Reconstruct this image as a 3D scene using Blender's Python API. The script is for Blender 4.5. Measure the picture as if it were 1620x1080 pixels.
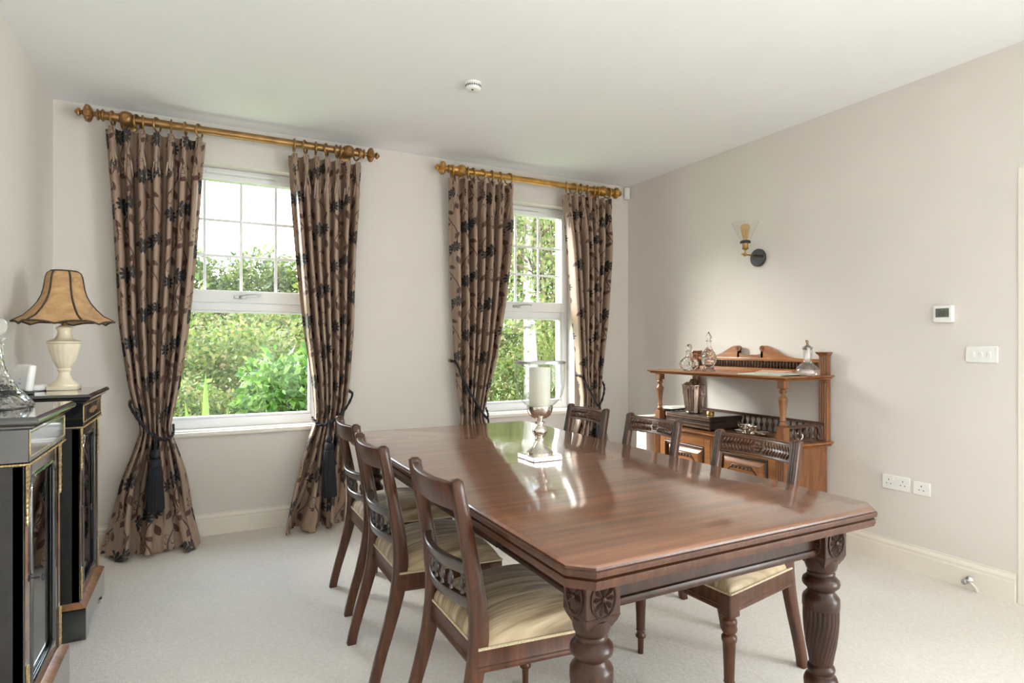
import bpy, bmesh, math, random
import numpy as np
from mathutils import Vector, Matrix

random.seed(7)
rng = np.random.default_rng(7)
PI = math.pi
scene = bpy.context.scene
C = scene.collection
for o in list(bpy.data.objects):
    bpy.data.objects.remove(o)

# ------------------------------------------------------------------ camera
cam_d = bpy.data.cameras.new('camera')
cam = bpy.data.objects.new('camera', cam_d)
C.objects.link(cam)
cam.location = (0, 0, 1.2)
cam.rotation_euler = (PI / 2, 0, math.radians(-27.5))
cam_d.sensor_width = 36
cam_d.lens = 36 * 938.0 / 1620
cam_d.shift_y = 5.0 / 1620
cam_d.clip_start = 0.02
scene.camera = cam

# ------------------------------------------------------------------ world, sun, exposure
world = bpy.data.worlds.new('world')
scene.world = world
world.use_nodes = True
wn, wl = world.node_tree.nodes, world.node_tree.links
for n in list(wn):
    wn.remove(n)
w_out = wn.new('ShaderNodeOutputWorld')
w_bg = wn.new('ShaderNodeBackground')
w_tc = wn.new('ShaderNodeTexCoord')
w_sep = wn.new('ShaderNodeSeparateXYZ')
w_ramp = wn.new('ShaderNodeValToRGB')
w_ramp.color_ramp.elements[0].position = 0.0
w_ramp.color_ramp.elements[0].color = (0.95, 0.96, 0.97, 1)
w_ramp.color_ramp.elements[1].position = 0.55
w_ramp.color_ramp.elements[1].color = (0.66, 0.77, 0.98, 1)
wl.new(w_tc.outputs['Generated'], w_sep.inputs[0])
wl.new(w_sep.outputs['Z'], w_ramp.inputs[0])
wl.new(w_ramp.outputs[0], w_bg.inputs[0])
w_bg.inputs[1].default_value = 6.5
wl.new(w_bg.outputs[0], w_out.inputs[0])

sun_d = bpy.data.lights.new('sun', 'SUN')
sun_d.energy = 10.0
sun_d.angle = math.radians(32)
sun_d.color = (1.0, 0.95, 0.87)
sun = bpy.data.objects.new('sun', sun_d)
C.objects.link(sun)
sun.rotation_euler = Vector((0.55, -0.62, -0.42)).to_track_quat('-Z', 'Y').to_euler()


def portal(name, loc, rot, sx, sy):          # sampling guide only, gives no light of its own
    d = bpy.data.lights.new(name, 'AREA')
    d.shape = 'RECTANGLE'
    d.size = sx
    d.size_y = sy
    d.cycles.is_portal = True
    o = bpy.data.objects.new(name, d)
    C.objects.link(o)
    o.location = loc
    o.rotation_euler = rot


XL, XR, YW, YB, ZC = -0.76, 3.353, 4.205, -2.6, 2.6
W1, W2 = 0.2225, 2.285
portal('window_portal', (W1, 4.50, 1.5), (-PI / 2, 0, 0), 0.98, 1.68)
portal('window_portal', (W2, 4.50, 1.5), (-PI / 2, 0, 0), 0.98, 1.68)
# added fill lamp outside the made-up doors behind the viewer, brightens the room


def fill_lamp(name, loc, rot, sx, sy, power, col):
    d = bpy.data.lights.new(name, 'AREA')
    d.shape = 'RECTANGLE'
    d.size, d.size_y = sx, sy
    d.energy = power
    d.color = col
    o = bpy.data.objects.new(name, d)
    C.objects.link(o)
    o.location = loc
    o.rotation_euler = rot


fill_lamp('added_fill_lamp', (XR + 0.2, -1.5, 1.1), (PI / 2, 0, PI / 2), 2.0, 2.05, 150, (0.91, 0.955, 1.0))

scene.view_settings.view_transform = 'Standard'
scene.view_settings.look = 'None'
scene.view_settings.exposure = 0.78
scene.view_settings.gamma = 1.0
scene.view_settings.use_curve_mapping = False
cy = scene.cycles
cy.use_denoising = True
cy.max_bounces = 14
cy.diffuse_bounces = 8
cy.glossy_bounces = 5
cy.transmission_bounces = 10
cy.transparent_max_bounces = 24
cy.caustics_reflective = False
cy.caustics_refractive = False
cy.sample_clamp_indirect = 8


# ------------------------------------------------------------------ node helpers
class X:
    """a socket with arithmetic"""
    nt = None

    def __init__(self, s):
        self.s = s

    @staticmethod
    def op(o, *a):
        n = X.nt.nodes.new('ShaderNodeMath')
        n.operation = o
        for i, v in enumerate(a):
            if isinstance(v, X):
                X.nt.links.new(v.s, n.inputs[i])
            else:
                n.inputs[i].default_value = v
        return X(n.outputs[0])

    def __add__(a, b): return X.op('ADD', a, b)
    __radd__ = __add__
    def __sub__(a, b): return X.op('SUBTRACT', a, b)
    def __rsub__(a, b): return X.op('SUBTRACT', b, a)
    def __mul__(a, b): return X.op('MULTIPLY', a, b)
    __rmul__ = __mul__
    def __truediv__(a, b): return X.op('DIVIDE', a, b)
    def __lt__(a, b): return X.op('LESS_THAN', a, b)
    def __gt__(a, b): return X.op('GREATER_THAN', a, b)
    def abs(a): return X.op('ABSOLUTE', a)
    def max(a, b): return X.op('MAXIMUM', a, b)
    def cos(a): return X.op('COSINE', a)
    def sin(a): return X.op('SINE', a)
    def fract(a): return X.op('FRACT', a)
    def floor(a): return X.op('FLOOR', a)
    def sqrt(a): return X.op('SQRT', a)


MATS = {}


def new_mat(name):
    m = bpy.data.materials.new(name)
    m.use_nodes = True
    nt = m.node_tree
    b = nt.nodes['Principled BSDF']
    MATS[name] = m
    return m, nt, b


def setp(b, **k):
    for key, v in k.items():
        key = {'rough': 'Roughness', 'metal': 'Metallic', 'spec': 'Specular IOR Level', 'coat': 'Coat Weight',
               'coatr': 'Coat Roughness', 'trans': 'Transmission Weight', 'ior': 'IOR', 'sheen': 'Sheen Weight',
               'sub': 'Subsurface Weight', 'col': 'Base Color', 'alpha': 'Alpha'}[key]
        if key == 'Base Color':
            v = (*v, 1)
        b.inputs[key].default_value = v


def ramp(nt, fac, stops):
    r = nt.nodes.new('ShaderNodeValToRGB')
    cr = r.color_ramp
    while len(cr.elements) < len(stops):
        cr.elements.new(0.5)
    for e, (p, c) in zip(cr.elements, stops):
        e.position = p
        e.color = (*c, 1)
    nt.links.new(fac, r.inputs[0])
    return r.outputs[0]


def noise(nt, scale, detail=3, vec=None, rough=0.55, dist=0.0):
    n = nt.nodes.new('ShaderNodeTexNoise')
    n.inputs['Scale'].default_value = scale
    n.inputs['Detail'].default_value = detail
    n.inputs['Roughness'].default_value = rough
    n.inputs['Distortion'].default_value = dist
    if vec is not None:
        nt.links.new(vec, n.inputs['Vector'])
    return n.outputs['Fac']


def objvec(nt, scale=(1, 1, 1), rot=(0, 0, 0), kind='Object'):
    t = nt.nodes.new('ShaderNodeTexCoord')
    m = nt.nodes.new('ShaderNodeMapping')
    m.inputs['Scale'].default_value = scale
    m.inputs['Rotation'].default_value = rot
    nt.links.new(t.outputs[kind], m.inputs['Vector'])
    return m.outputs['Vector']


def bump(nt, b, h, strength=0.2, dist=0.002):
    n = nt.nodes.new('ShaderNodeBump')
    n.inputs['Strength'].default_value = strength
    n.inputs['Distance'].default_value = dist
    nt.links.new(h, n.inputs['Height'])
    nt.links.new(n.outputs[0], b.inputs['Normal'])


def plain(name, col, rough=0.5, metal=0.0, nscale=0.0, namt=0.12, bmp=0.0, **k):
    m, nt, b = new_mat(name)
    setp(b, col=col, rough=rough, metal=metal, **k)
    if nscale:
        f = noise(nt, nscale, 4, objvec(nt))
        lo = tuple(c * (1 - namt) for c in col)
        hi = tuple(min(1, c * (1 + namt)) for c in col)
        nt.links.new(ramp(nt, f, [(0.3, lo), (0.7, hi)]), b.inputs['Base Color'])
        if bmp:
            bump(nt, b, f, bmp, 0.002)
    return m


def wood(name, dark, mid, light, stretch=(1, 9, 9), scale=5.0, rough=0.3, coat=0.3, coatr=0.12, blot=0.0, rvar=0.0, dist=0.8, coat_ior=1.5, bmp=0.05, detail=6, spec=0.5):
    m, nt, b = new_mat(name)
    v = objvec(nt, stretch)
    g = noise(nt, scale, detail, v, 0.6, dist)
    col = ramp(nt, g, [(0.25, dark), (0.5, mid), (0.75, light)])
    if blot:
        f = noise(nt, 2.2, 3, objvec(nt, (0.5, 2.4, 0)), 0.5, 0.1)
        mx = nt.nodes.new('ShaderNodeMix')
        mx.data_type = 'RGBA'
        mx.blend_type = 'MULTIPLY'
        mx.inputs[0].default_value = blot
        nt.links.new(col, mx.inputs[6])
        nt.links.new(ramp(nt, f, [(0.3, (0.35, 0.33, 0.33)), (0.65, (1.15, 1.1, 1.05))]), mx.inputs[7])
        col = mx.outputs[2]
    nt.links.new(col, b.inputs['Base Color'])
    setp(b, rough=rough, coat=coat, coatr=coatr)
    b.inputs['Coat IOR'].default_value = coat_ior
    b.inputs['Specular IOR Level'].default_value = spec
    if rvar:
        f2 = noise(nt, 5, 4, objvec(nt, (1, 1.6, 1)))
        r = nt.nodes.new('ShaderNodeMapRange')
        r.inputs['From Min'].default_value = 0.3
        r.inputs['From Max'].default_value = 0.7
        r.inputs['To Min'].default_value = rough - rvar
        r.inputs['To Max'].default_value = rough + rvar
        nt.links.new(f2, r.inputs['Value'])
        nt.links.new(r.outputs[0], b.inputs['Roughness'])
    if bmp:
        bump(nt, b, g, bmp, 0.001)
    return m


# ------------------------------------------------------------------ materials
plain('wall_paint', (0.72, 0.678, 0.638), 0.85, nscale=3, namt=0.012)
plain('ceiling_paint', (0.865, 0.875, 0.895), 0.9, nscale=2, namt=0.01)
plain('trim_paint', (0.82, 0.77, 0.69), 0.4, nscale=4, namt=0.015)
plain('upvc', (0.83, 0.84, 0.85), 0.3, nscale=6, namt=0.01)
plain('white_plastic', (0.82, 0.82, 0.80), 0.35, nscale=9, namt=0.01)
plain('dark_plastic', (0.02, 0.02, 0.02), 0.4, nscale=20, namt=0.1)
plain('lcd', (0.12, 0.13, 0.11), 0.25, nscale=30, namt=0.08)
plain('lcd_ink', (0.02, 0.02, 0.02), 0.4, nscale=30)
plain('blue_mark', (0.35, 0.55, 0.85), 0.4, nscale=30)
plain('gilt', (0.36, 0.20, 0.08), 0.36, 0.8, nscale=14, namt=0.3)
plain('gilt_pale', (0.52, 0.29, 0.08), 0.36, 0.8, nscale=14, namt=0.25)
plain('ormolu', (0.66, 0.50, 0.25), 0.4, 0.9, nscale=90, namt=0.45, bmp=0.6)
plain('brass', (0.42, 0.28, 0.1), 0.35, 1.0, nscale=30, namt=0.2)
plain('chrome', (0.8, 0.8, 0.8), 0.15, 1.0, nscale=30, namt=0.04)
plain('steel', (0.42, 0.42, 0.41), 0.3, 1.0, nscale=30, namt=0.1)
plain('silver', (0.72, 0.67, 0.60), 0.16, 1.0, nscale=12, namt=0.1)
plain('silver_copper_reflection', (0.55, 0.42, 0.35), 0.2, 1.0, nscale=14, namt=0.35)  # wine cooler's silver, copper-brown reflections put into its base colour
plain('iron', (0.045, 0.045, 0.05), 0.5, 0.3, nscale=60, namt=0.2)
plain('ebony', (0.012, 0.012, 0.014), 0.16, coat=0.5, coatr=0.06, nscale=20, namt=0.3)
MATS['ebony'].node_tree.nodes['Principled BSDF'].inputs['Coat Weight'].default_value = 1.0
MATS['ebony'].node_tree.nodes['Principled BSDF'].inputs['Coat IOR'].default_value = 1.9
plain('ebony_side', (0.018, 0.017, 0.017), 0.5, nscale=25, namt=0.3)
plain('amboyna', (0.26, 0.12, 0.05), 0.35, nscale=25, namt=0.5)
plain('cabinet_lining', (0.03, 0.03, 0.035), 0.8, nscale=20)
plain('wax', (0.60, 0.58, 0.50), 0.5, sub=0.2, nscale=8, namt=0.03)
plain('alabaster', (0.86, 0.76, 0.58), 0.32, nscale=7, namt=0.12)
plain('braid', (0.06, 0.04, 0.025), 0.8, nscale=120, namt=0.5, bmp=0.8)
plain('cord_navy', (0.012, 0.013, 0.02), 0.75, nscale=140, namt=0.4, bmp=0.8)
plain('cork', (0.24, 0.14, 0.08), 0.8, nscale=40, namt=0.35)
plain('paper', (0.78, 0.80, 0.74), 0.6, nscale=8, namt=0.05)
plain('paper_green', (0.62, 0.70, 0.60), 0.6, nscale=8, namt=0.08)
plain('paper_pink', (0.68, 0.45, 0.34), 0.6, nscale=8, namt=0.1)
plain('box_dark', (0.035, 0.024, 0.02), 0.3, coat=0.4, coatr=0.1, nscale=14, namt=0.4)
plain('bag_white', (0.78, 0.78, 0.76), 0.5, nscale=8, namt=0.05)
plain('gimp', (0.50, 0.41, 0.27), 0.8, nscale=200, namt=0.25, bmp=0.6)
plain('door_paint', (0.66, 0.58, 0.47), 0.45, nscale=4, namt=0.03)
plain('soil', (0.07, 0.05, 0.03), 0.95, nscale=3, namt=0.4)
plain('lawn', (0.16, 0.24, 0.05), 0.9, nscale=5, namt=0.4)
plain('brickwork', (0.35, 0.2, 0.14), 0.9, nscale=8, namt=0.3)
plain('bark', (0.13, 0.09, 0.06), 0.9, nscale=14, namt=0.5, bmp=0.8)
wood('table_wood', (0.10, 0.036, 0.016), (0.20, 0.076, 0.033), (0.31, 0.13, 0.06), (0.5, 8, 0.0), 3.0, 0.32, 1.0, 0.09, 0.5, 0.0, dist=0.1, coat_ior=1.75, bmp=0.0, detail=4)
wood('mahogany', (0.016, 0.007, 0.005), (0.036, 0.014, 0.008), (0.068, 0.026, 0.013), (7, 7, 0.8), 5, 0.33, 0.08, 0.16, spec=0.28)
wood('chair_wood', (0.032, 0.012, 0.0065), (0.068, 0.025, 0.012), (0.118, 0.045, 0.02), (7, 7, 0.8), 6, 0.33, 0.1, 0.16, spec=0.35)
wood('chair_carved', (0.06, 0.027, 0.015), (0.12, 0.055, 0.03), (0.19, 0.09, 0.05), (7, 0.9, 7), 6, 0.36, 0.15, 0.16)
wood('chair_dark', (0.020, 0.012, 0.011), (0.042, 0.026, 0.022), (0.075, 0.045, 0.036), (7, 0.9, 7), 6, 0.30, 0.4, 0.14)
wood('walnut', (0.17, 0.062, 0.018), (0.32, 0.125, 0.038), (0.48, 0.20, 0.065), (5, 0.8, 5), 5, 0.34, 0.3, 0.15)
wood('walnut_v', (0.12, 0.045, 0.016), (0.23, 0.088, 0.030), (0.36, 0.145, 0.05), (6, 6, 0.8), 5, 0.34, 0.3, 0.15)
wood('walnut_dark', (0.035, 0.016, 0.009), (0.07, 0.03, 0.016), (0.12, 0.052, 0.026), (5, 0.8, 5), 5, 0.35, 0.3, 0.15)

# carpet
m, nt, b = new_mat('carpet')
v = objvec(nt)
f1 = noise(nt, 210, 3, v, 0.7)
f2 = noise(nt, 2.5, 3, v)
f3 = noise(nt, 55, 4, v, 0.75)
c1 = ramp(nt, f1, [(0.25, (0.70, 0.645, 0.58)), (0.75, (0.91, 0.865, 0.80))])
c2 = ramp(nt, f2, [(0.3, (0.93, 0.93, 0.93)), (0.7, (1.0, 1.0, 1.0))])
c3 = ramp(nt, f3, [(0.3, (0.86, 0.855, 0.85)), (0.65, (1.0, 1.0, 1.0))])
mx3 = nt.nodes.new('ShaderNodeMix')
mx3.data_type = 'RGBA'
mx3.blend_type = 'MULTIPLY'
mx3.inputs[0].default_value = 1
nt.links.new(c2, mx3.inputs[6])
nt.links.new(c3, mx3.inputs[7])
c2 = mx3.outputs[2]
mx = nt.nodes.new('ShaderNodeMix')
mx.data_type = 'RGBA'
mx.blend_type = 'MULTIPLY'
mx.inputs[0].default_value = 1
nt.links.new(c1, mx.inputs[6])
nt.links.new(c2, mx.inputs[7])
nt.links.new(mx.outputs[2], b.inputs['Base Color'])
setp(b, rough=1.0, spec=0.1, sheen=0.3)
bump(nt, b, f3, 0.6, 0.012)

# lamp shade: stretched vellum
m, nt, b = new_mat('vellum')
f = noise(nt, 9, 6, objvec(nt, (1, 1, 2.2)), 0.65, 1.5)
nt.links.new(ramp(nt, f, [(0.3, (0.30, 0.155, 0.06)), (0.55, (0.50, 0.30, 0.14)), (0.8, (0.62, 0.42, 0.23))]), b.inputs['Base Color'])
setp(b, rough=0.55)

# striped seat cloth: random stripes across the local y of each chair
m, nt, b = new_mat('seat_cloth')
v = objvec(nt, (0.05, 1, 0.0))
f = noise(nt, 34, 3, v, 0.75)
nt.links.new(ramp(nt, f, [(0.30, (0.11, 0.07, 0.04)), (0.44, (0.24, 0.165, 0.09)), (0.54, (0.40, 0.30, 0.18)), (0.68, (0.55, 0.44, 0.30))]), b.inputs['Base Color'])
setp(b, rough=0.7, sheen=0.2)
bump(nt, b, noise(nt, 500, 2, objvec(nt)), 0.3, 0.001)

# curtain satin with vines, leaves and flowers
m, nt, b = new_mat('curtain_satin')
X.nt = nt
uvn = nt.nodes.new('ShaderNodeUVMap')
sp = nt.nodes.new('ShaderNodeSeparateXYZ')
nt.links.new(uvn.outputs[0], sp.inputs[0])
U, V = X(sp.outputs[0]), X(sp.outputs[1])
PU, PV = 0.30, 0.40
cu = (U / PU).floor()
p = ((U / PU).fract() - 0.5) * PU
vv = V / PV + cu * 0.5
q = (vv.fract() - 0.5) * PV


def polar(cx, cyy):
    dx, dy = p - cx, q - cyy
    return dx, dy, (dx * dx + dy * dy).sqrt(), X.op('ARCTAN2', dy, dx)


def leaf(cx, cyy, ang, la, lb):
    dx, dy = p - cx, q - cyy
    ca, sa = math.cos(ang), math.sin(ang)
    a = (dx * ca + dy * sa) / la
    c_ = ((dy * ca - dx * sa) / lb).abs()
    return (a * a + c_) < 1.0


brown = None
ph = vv * (2 * PI)
for k, (off, amp, phase) in enumerate(((-0.055, 0.045, 0.3), (0.085, 0.04, 2.4))):
    t = ((p - off) - (ph + phase).sin() * amp).abs() < 0.0042
    brown = t if brown is None else brown.max(t)
for cx, cyy, an, la, lb in ((-0.085, -0.15, 1.0, 0.032, 0.015), (-0.02, -0.06, 2.4, 0.034, 0.016), (-0.12, 0.05, 0.6, 0.03, 0.015),
                            (-0.03, 0.155, 2.0, 0.034, 0.016), (0.05, -0.165, 0.5, 0.03, 0.014), (0.125, -0.03, 1.9, 0.034, 0.016),
                            (0.075, -0.075, 2.7, 0.03, 0.014), (0.12, 0.15, 0.9, 0.03, 0.015)):
    brown = brown.max(leaf(cx, cyy, an, la, lb))
dx, dy, r, th = polar(0.015, -0.125)
brown = brown.max((r - ((th * 2.5).cos().abs() * 0.032 + 0.008)).abs() < 0.0035)
dx, dy, r, th = polar(-0.085, 0.115)
brown = brown.max((r - ((th * 2.5).cos().abs() * 0.028 + 0.008)).abs() < 0.0033)
black = None
gold = None
for cx, cyy, R in ((0.035, 0.055, 0.052), (-0.06, 0.02, 0.046), (0.11, 0.07, 0.04)):
    dx, dy, r, th = polar(cx, cyy)
    pet = (th * 5.0).cos().abs()
    t = r < (pet * (R * 0.42) + R * 0.58)
    black = t if black is None else black.max(t)
    g = ((th * 5.0).cos().abs() < 0.2) * (r < R * 0.62)
    g = g.max(r < R * 0.13)
    gold = g if gold is None else gold.max(g)


def mixc(a, bb, fac):
    n = nt.nodes.new('ShaderNodeMix')
    n.data_type = 'RGBA'
    nt.links.new(fac.s, n.inputs[0])
    for i, c in ((6, a), (7, bb)):
        if isinstance(c, tuple):
            n.inputs[i].default_value = (*c, 1)
        else:
            nt.links.new(c, n.inputs[i])
    return n.outputs[2]


base = ramp(nt, noise(nt, 40, 3, objvec(nt, (1, 1, 0.1))), [(0.3, (0.30, 0.205, 0.15)), (0.7, (0.35, 0.245, 0.18))])
col = mixc(base, (0.085, 0.034, 0.024), brown)
col = mixc(col, (0.012, 0.012, 0.017), black)
col = mixc(col, (0.26, 0.19, 0.13), gold * black)
nt.links.new(col, b.inputs['Base Color'])
setp(b, rough=0.42, spec=0.45, sheen=0.05)
bump(nt, b, noise(nt, 60, 3, objvec(nt, (0.5, 1, 6))), 0.08, 0.002)


# glass kinds: mixed by Fresnel, the same for every ray
def thin_glass(name, tint, gloss_rough=0.0, ior=1.45, floor_=0.0):
    m = bpy.data.materials.new(name)
    m.use_nodes = True
    nt = m.node_tree
    nt.nodes.remove(nt.nodes['Principled BSDF'])
    tr = nt.nodes.new('ShaderNodeBsdfTransparent')
    tr.inputs[0].default_value = (*tint, 1)
    gl = nt.nodes.new('ShaderNodeBsdfGlossy')
    gl.inputs['Roughness'].default_value = gloss_rough
    lw = nt.nodes.new('ShaderNodeLayerWeight')
    lw.inputs[0].default_value = 0.5
    f0 = ((ior - 1) / (ior + 1)) ** 2 + floor_
    X.nt = nt
    fac = X.op('POWER', X(lw.outputs['Facing']), 4.5) * (1 - f0) + f0
    mx = nt.nodes.new('ShaderNodeMixShader')
    nt.links.new(fac.s, mx.inputs[0])
    nt.links.new(tr.outputs[0], mx.inputs[1])
    nt.links.new(gl.outputs[0], mx.inputs[2])
    nt.links.new(mx.outputs[0], nt.nodes['Material Output'].inputs[0])
    MATS[name] = m
    return m


thin_glass('window_glass', (0.94, 0.96, 0.95))
thin_glass('vase_glass', (0.95, 0.965, 0.958), ior=1.45)
thin_glass('jug_glass', (0.95, 0.95, 0.95), 0.25, 1.5, 0.22)
thin_glass('shade_glass', (0.97, 0.97, 0.96), ior=1.45)
thin_glass('bulb_glass', (0.92, 0.80, 0.58), ior=1.4)
thin_glass('cabinet_glass', (0.55, 0.57, 0.58), ior=2.0, floor_=0.03)
# cut crystal
m, nt, b = new_mat('crystal')
setp(b, col=(0.97, 0.98, 0.98), rough=0.02, trans=1.0, ior=1.3)
vo = nt.nodes.new('ShaderNodeTexVoronoi')
vo.inputs['Scale'].default_value = 60
nt.links.new(objvec(nt), vo.inputs['Vector'])
bump(nt, b, vo.outputs['Distance'], 0.6, 0.004)
plain('clear_crystal', (0.97, 0.98, 0.98), 0.02, nscale=5, namt=0.02, trans=1.0, ior=1.2)


def leafmat(name, cols, transl=0.5):
    cols = [tuple(min(0.8, c * 0.62) for c in q_) for q_ in cols]
    m = bpy.data.materials.new(name)
    m.use_nodes = True
    nt = m.node_tree
    b = nt.nodes['Principled BSDF']
    ge = nt.nodes.new('ShaderNodeNewGeometry')
    n = len(cols)
    col = ramp(nt, ge.outputs['Random Per Island'], [(i / (n - 1), c) for i, c in enumerate(cols)])
    nt.links.new(col, b.inputs['Base Color'])
    b.inputs['Roughness'].default_value = 0.5
    tl = nt.nodes.new('ShaderNodeBsdfTranslucent')
    nt.links.new(col, tl.inputs[0])
    mx = nt.nodes.new('ShaderNodeMixShader')
    mx.inputs[0].default_value = transl
    nt.links.new(b.outputs[0], mx.inputs[1])
    nt.links.new(tl.outputs[0], mx.inputs[2])
    nt.links.new(mx.outputs[0], nt.nodes['Material Output'].inputs[0])
    MATS[name] = m


leafmat('leaf_laurel', [(0.045, 0.13, 0.015), (0.12, 0.28, 0.035), (0.24, 0.42, 0.07), (0.34, 0.50, 0.15)])
leafmat('leaf_hedge', [(0.08, 0.15, 0.025), (0.20, 0.29, 0.05), (0.34, 0.40, 0.10), (0.42, 0.32, 0.14)])
leafmat('leaf_far', [(0.05, 0.10, 0.03), (0.13, 0.20, 0.05), (0.26, 0.32, 0.08), (0.36, 0.38, 0.10)])
leafmat('leaf_yellow', [(0.22, 0.26, 0.04), (0.38, 0.40, 0.07), (0.5, 0.48, 0.13)])
leafmat('leaf_birch', [(0.10, 0.17, 0.03), (0.22, 0.30, 0.07), (0.36, 0.40, 0.14), (0.30, 0.24, 0.1)])
# birch bark
m, nt, b = new_mat('birch_bark')
f = noise(nt, 6, 5, objvec(nt, (1, 1, 3)), 0.7)
nt.links.new(ramp(nt, f, [(0.35, (0.10, 0.08, 0.07)), (0.5, (0.50, 0.46, 0.42)), (0.7, (0.66, 0.63, 0.58))]), b.inputs['Base Color'])
setp(b, rough=0.9)

# ------------------------------------------------------------------ mesh helpers
ORG = {}


def root_of(o):
    while o.parent is not None:
        o = o.parent
    return o


class MB:
    def __init__(s):
        s.v, s.f = [], []

    def add(s, vs, fs, mat=None):
        o = len(s.v)
        if mat is not None:
            vs = [mat @ Vector(p) for p in vs]
        s.v += [tuple(p) for p in vs]
        s.f += [tuple(i + o for i in f) for f in fs]
        return s

    def box(s, x0, x1, y0, y1, z0, z1, bev=0.0, mat=None, seg=1):
        bm = bmesh.new()
        bmesh.ops.create_cube(bm, size=1)
        for v in bm.verts:
            v.co = Vector(((x0 + x1) / 2 + v.co.x * (x1 - x0), (y0 + y1) / 2 + v.co.y * (y1 - y0), (z0 + z1) / 2 + v.co.z * (z1 - z0)))
        if bev:
            bmesh.ops.bevel(bm, geom=list(bm.edges), offset=bev, segments=seg, profile=0.6, affect='EDGES')
        bm.verts.index_update()
        vs = [v.co.copy() for v in bm.verts]
        fs = [[v.index for v in f.verts] for f in bm.faces]
        bm.free()
        return s.add(vs, fs, mat)

    def lathe(s, prof, seg=20, c=(0, 0, 0), mat=None, cap=True, flute=None):
        vs, fs = [], []
        n = len(prof)
        for i, (r, z) in enumerate(prof):
            for k in range(seg):
                a = 2 * PI * k / seg
                rr = r
                if flute:
                    rr = r * flute(a, z)
                vs.append((rr * math.cos(a) + c[0], rr * math.sin(a) + c[1], z + c[2]))
        for i in range(n - 1):
            for k in range(seg):
                k2 = (k + 1) % seg
                fs.append((i * seg + k, i * seg + k2, (i + 1) * seg + k2, (i + 1) * seg + k))
        if cap:
            fs.append(tuple(reversed(range(seg))))
            fs.append(tuple((n - 1) * seg + k for k in range(seg)))
        if prof[0][1] > prof[-1][1]:
            fs = [tuple(reversed(f)) for f in fs]
        return s.add(vs, fs, mat)

    def tube(s, pts, rad, seg=8, closed=False, mat=None):
        pts = [Vector(p) for p in pts]
        n = len(pts)
        rads = rad if isinstance(rad, (list, tuple)) else [rad] * n
        vs, fs = [], []
        up = Vector((0.13, 0.21, 0.97))
        prev = None
        for i, p in enumerate(pts):
            if closed:
                t = pts[(i + 1) % n] - pts[i - 1]
            else:
                t = pts[min(i + 1, n - 1)] - pts[max(i - 1, 0)]
            t.normalize()
            if prev is None:
                a = t.cross(up)
                if a.length < 1e-3:
                    a = t.cross(Vector((1, 0, 0)))
            else:
                a = prev - t * prev.dot(t)
            a.normalize()
            prev = a
            bb = t.cross(a)
            for k in range(seg):
                an = 2 * PI * k / seg
                vs.append(p + (a * math.cos(an) + bb * math.sin(an)) * rads[i])
        m_ = n if closed else n - 1
        for i in range(m_):
            j = (i + 1) % n
            for k in range(seg):
                k2 = (k + 1) % seg
                fs.append((i * seg + k, i * seg + k2, j * seg + k2, j * seg + k))
        if not closed:
            fs.append(tuple(reversed(range(seg))))
            fs.append(tuple((n - 1) * seg + k for k in range(seg)))
        return s.add(vs, fs, mat)

    def loft(s, loops, cap=True, mat=None):
        n = len(loops[0])
        vs = [p for L in loops for p in L]
        fs = []
        for i in range(len(loops) - 1):
            for k in range(n):
                k2 = (k + 1) % n
                fs.append((i * n + k, i * n + k2, (i + 1) * n + k2, (i + 1) * n + k))
        if cap:
            fs.append(tuple(reversed(range(n))))
            fs.append(tuple((len(loops) - 1) * n + k for k in range(n)))
        return s.add(vs, fs, mat)

    def prism(s, poly, axis, a0, a1, mat=None):
        """poly in the two other axes (cyclic order), extruded along axis"""
        def P(u, w, a):
            return {'x': (a, u, w), 'y': (u, a, w), 'z': (u, w, a)}[axis]
        return s.loft([[P(u, w, a0) for u, w in poly], [P(u, w, a1) for u, w in poly]], mat=mat)

    def ball(s, c, r, sq=(1, 1, 1), seg=12, rings=8, mat=None):
        vs, fs = [], []
        for i in range(rings + 1):
            t = PI * i / rings
            for k in range(seg):
                a = 2 * PI * k / seg
                vs.append((c[0] + r * sq[0] * math.sin(t) * math.cos(a), c[1] + r * sq[1] * math.sin(t) * math.sin(a), c[2] + r * sq[2] * math.cos(t)))
        for i in range(rings):
            for k in range(seg):
                k2 = (k + 1) % seg
                fs.append((i * seg + k, (i + 1) * seg + k, (i + 1) * seg + k2, i * seg + k2))
        return s.add(vs, fs, mat)

    def mesh(s, name, smooth=38, org=(0, 0, 0)):
        me = bpy.data.meshes.new(name)
        vs = s.v if org == (0, 0, 0) else [(a - org[0], b_ - org[1], c - org[2]) for a, b_, c in s.v]
        me.from_pydata(vs, [], s.f)
        bm = bmesh.new()
        bm.from_mesh(me)
        bmesh.ops.remove_doubles(bm, verts=bm.verts, dist=1e-6)
        bmesh.ops.recalc_face_normals(bm, faces=bm.faces)
        bm.to_mesh(me)
        bm.free()
        if smooth:
            me.polygons.foreach_set('use_smooth', [True] * len(me.polygons))
            me.set_sharp_from_angle(angle=math.radians(smooth))
        return me

    def build(s, name, mat, parent=None, smooth=38):
        org = (0, 0, 0)
        if parent is not None:
            org = ORG.get(root_of(parent).name, (0, 0, 0))
        return link(name, s.mesh(name, smooth, org), mat, parent)


def link(name, me, mat, parent=None):
    o = bpy.data.objects.new(name, me)
    C.objects.link(o)
    if mat and not me.materials:
        me.materials.append(MATS[mat])
    if parent is not None:
        o.parent = parent
    return o


def tag(o, label=None, cat=None, group=None, kind=None):
    if label: o['label'] = label
    if cat: o['category'] = cat
    if group: o['group'] = group
    if kind: o['kind'] = kind
    return o


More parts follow.
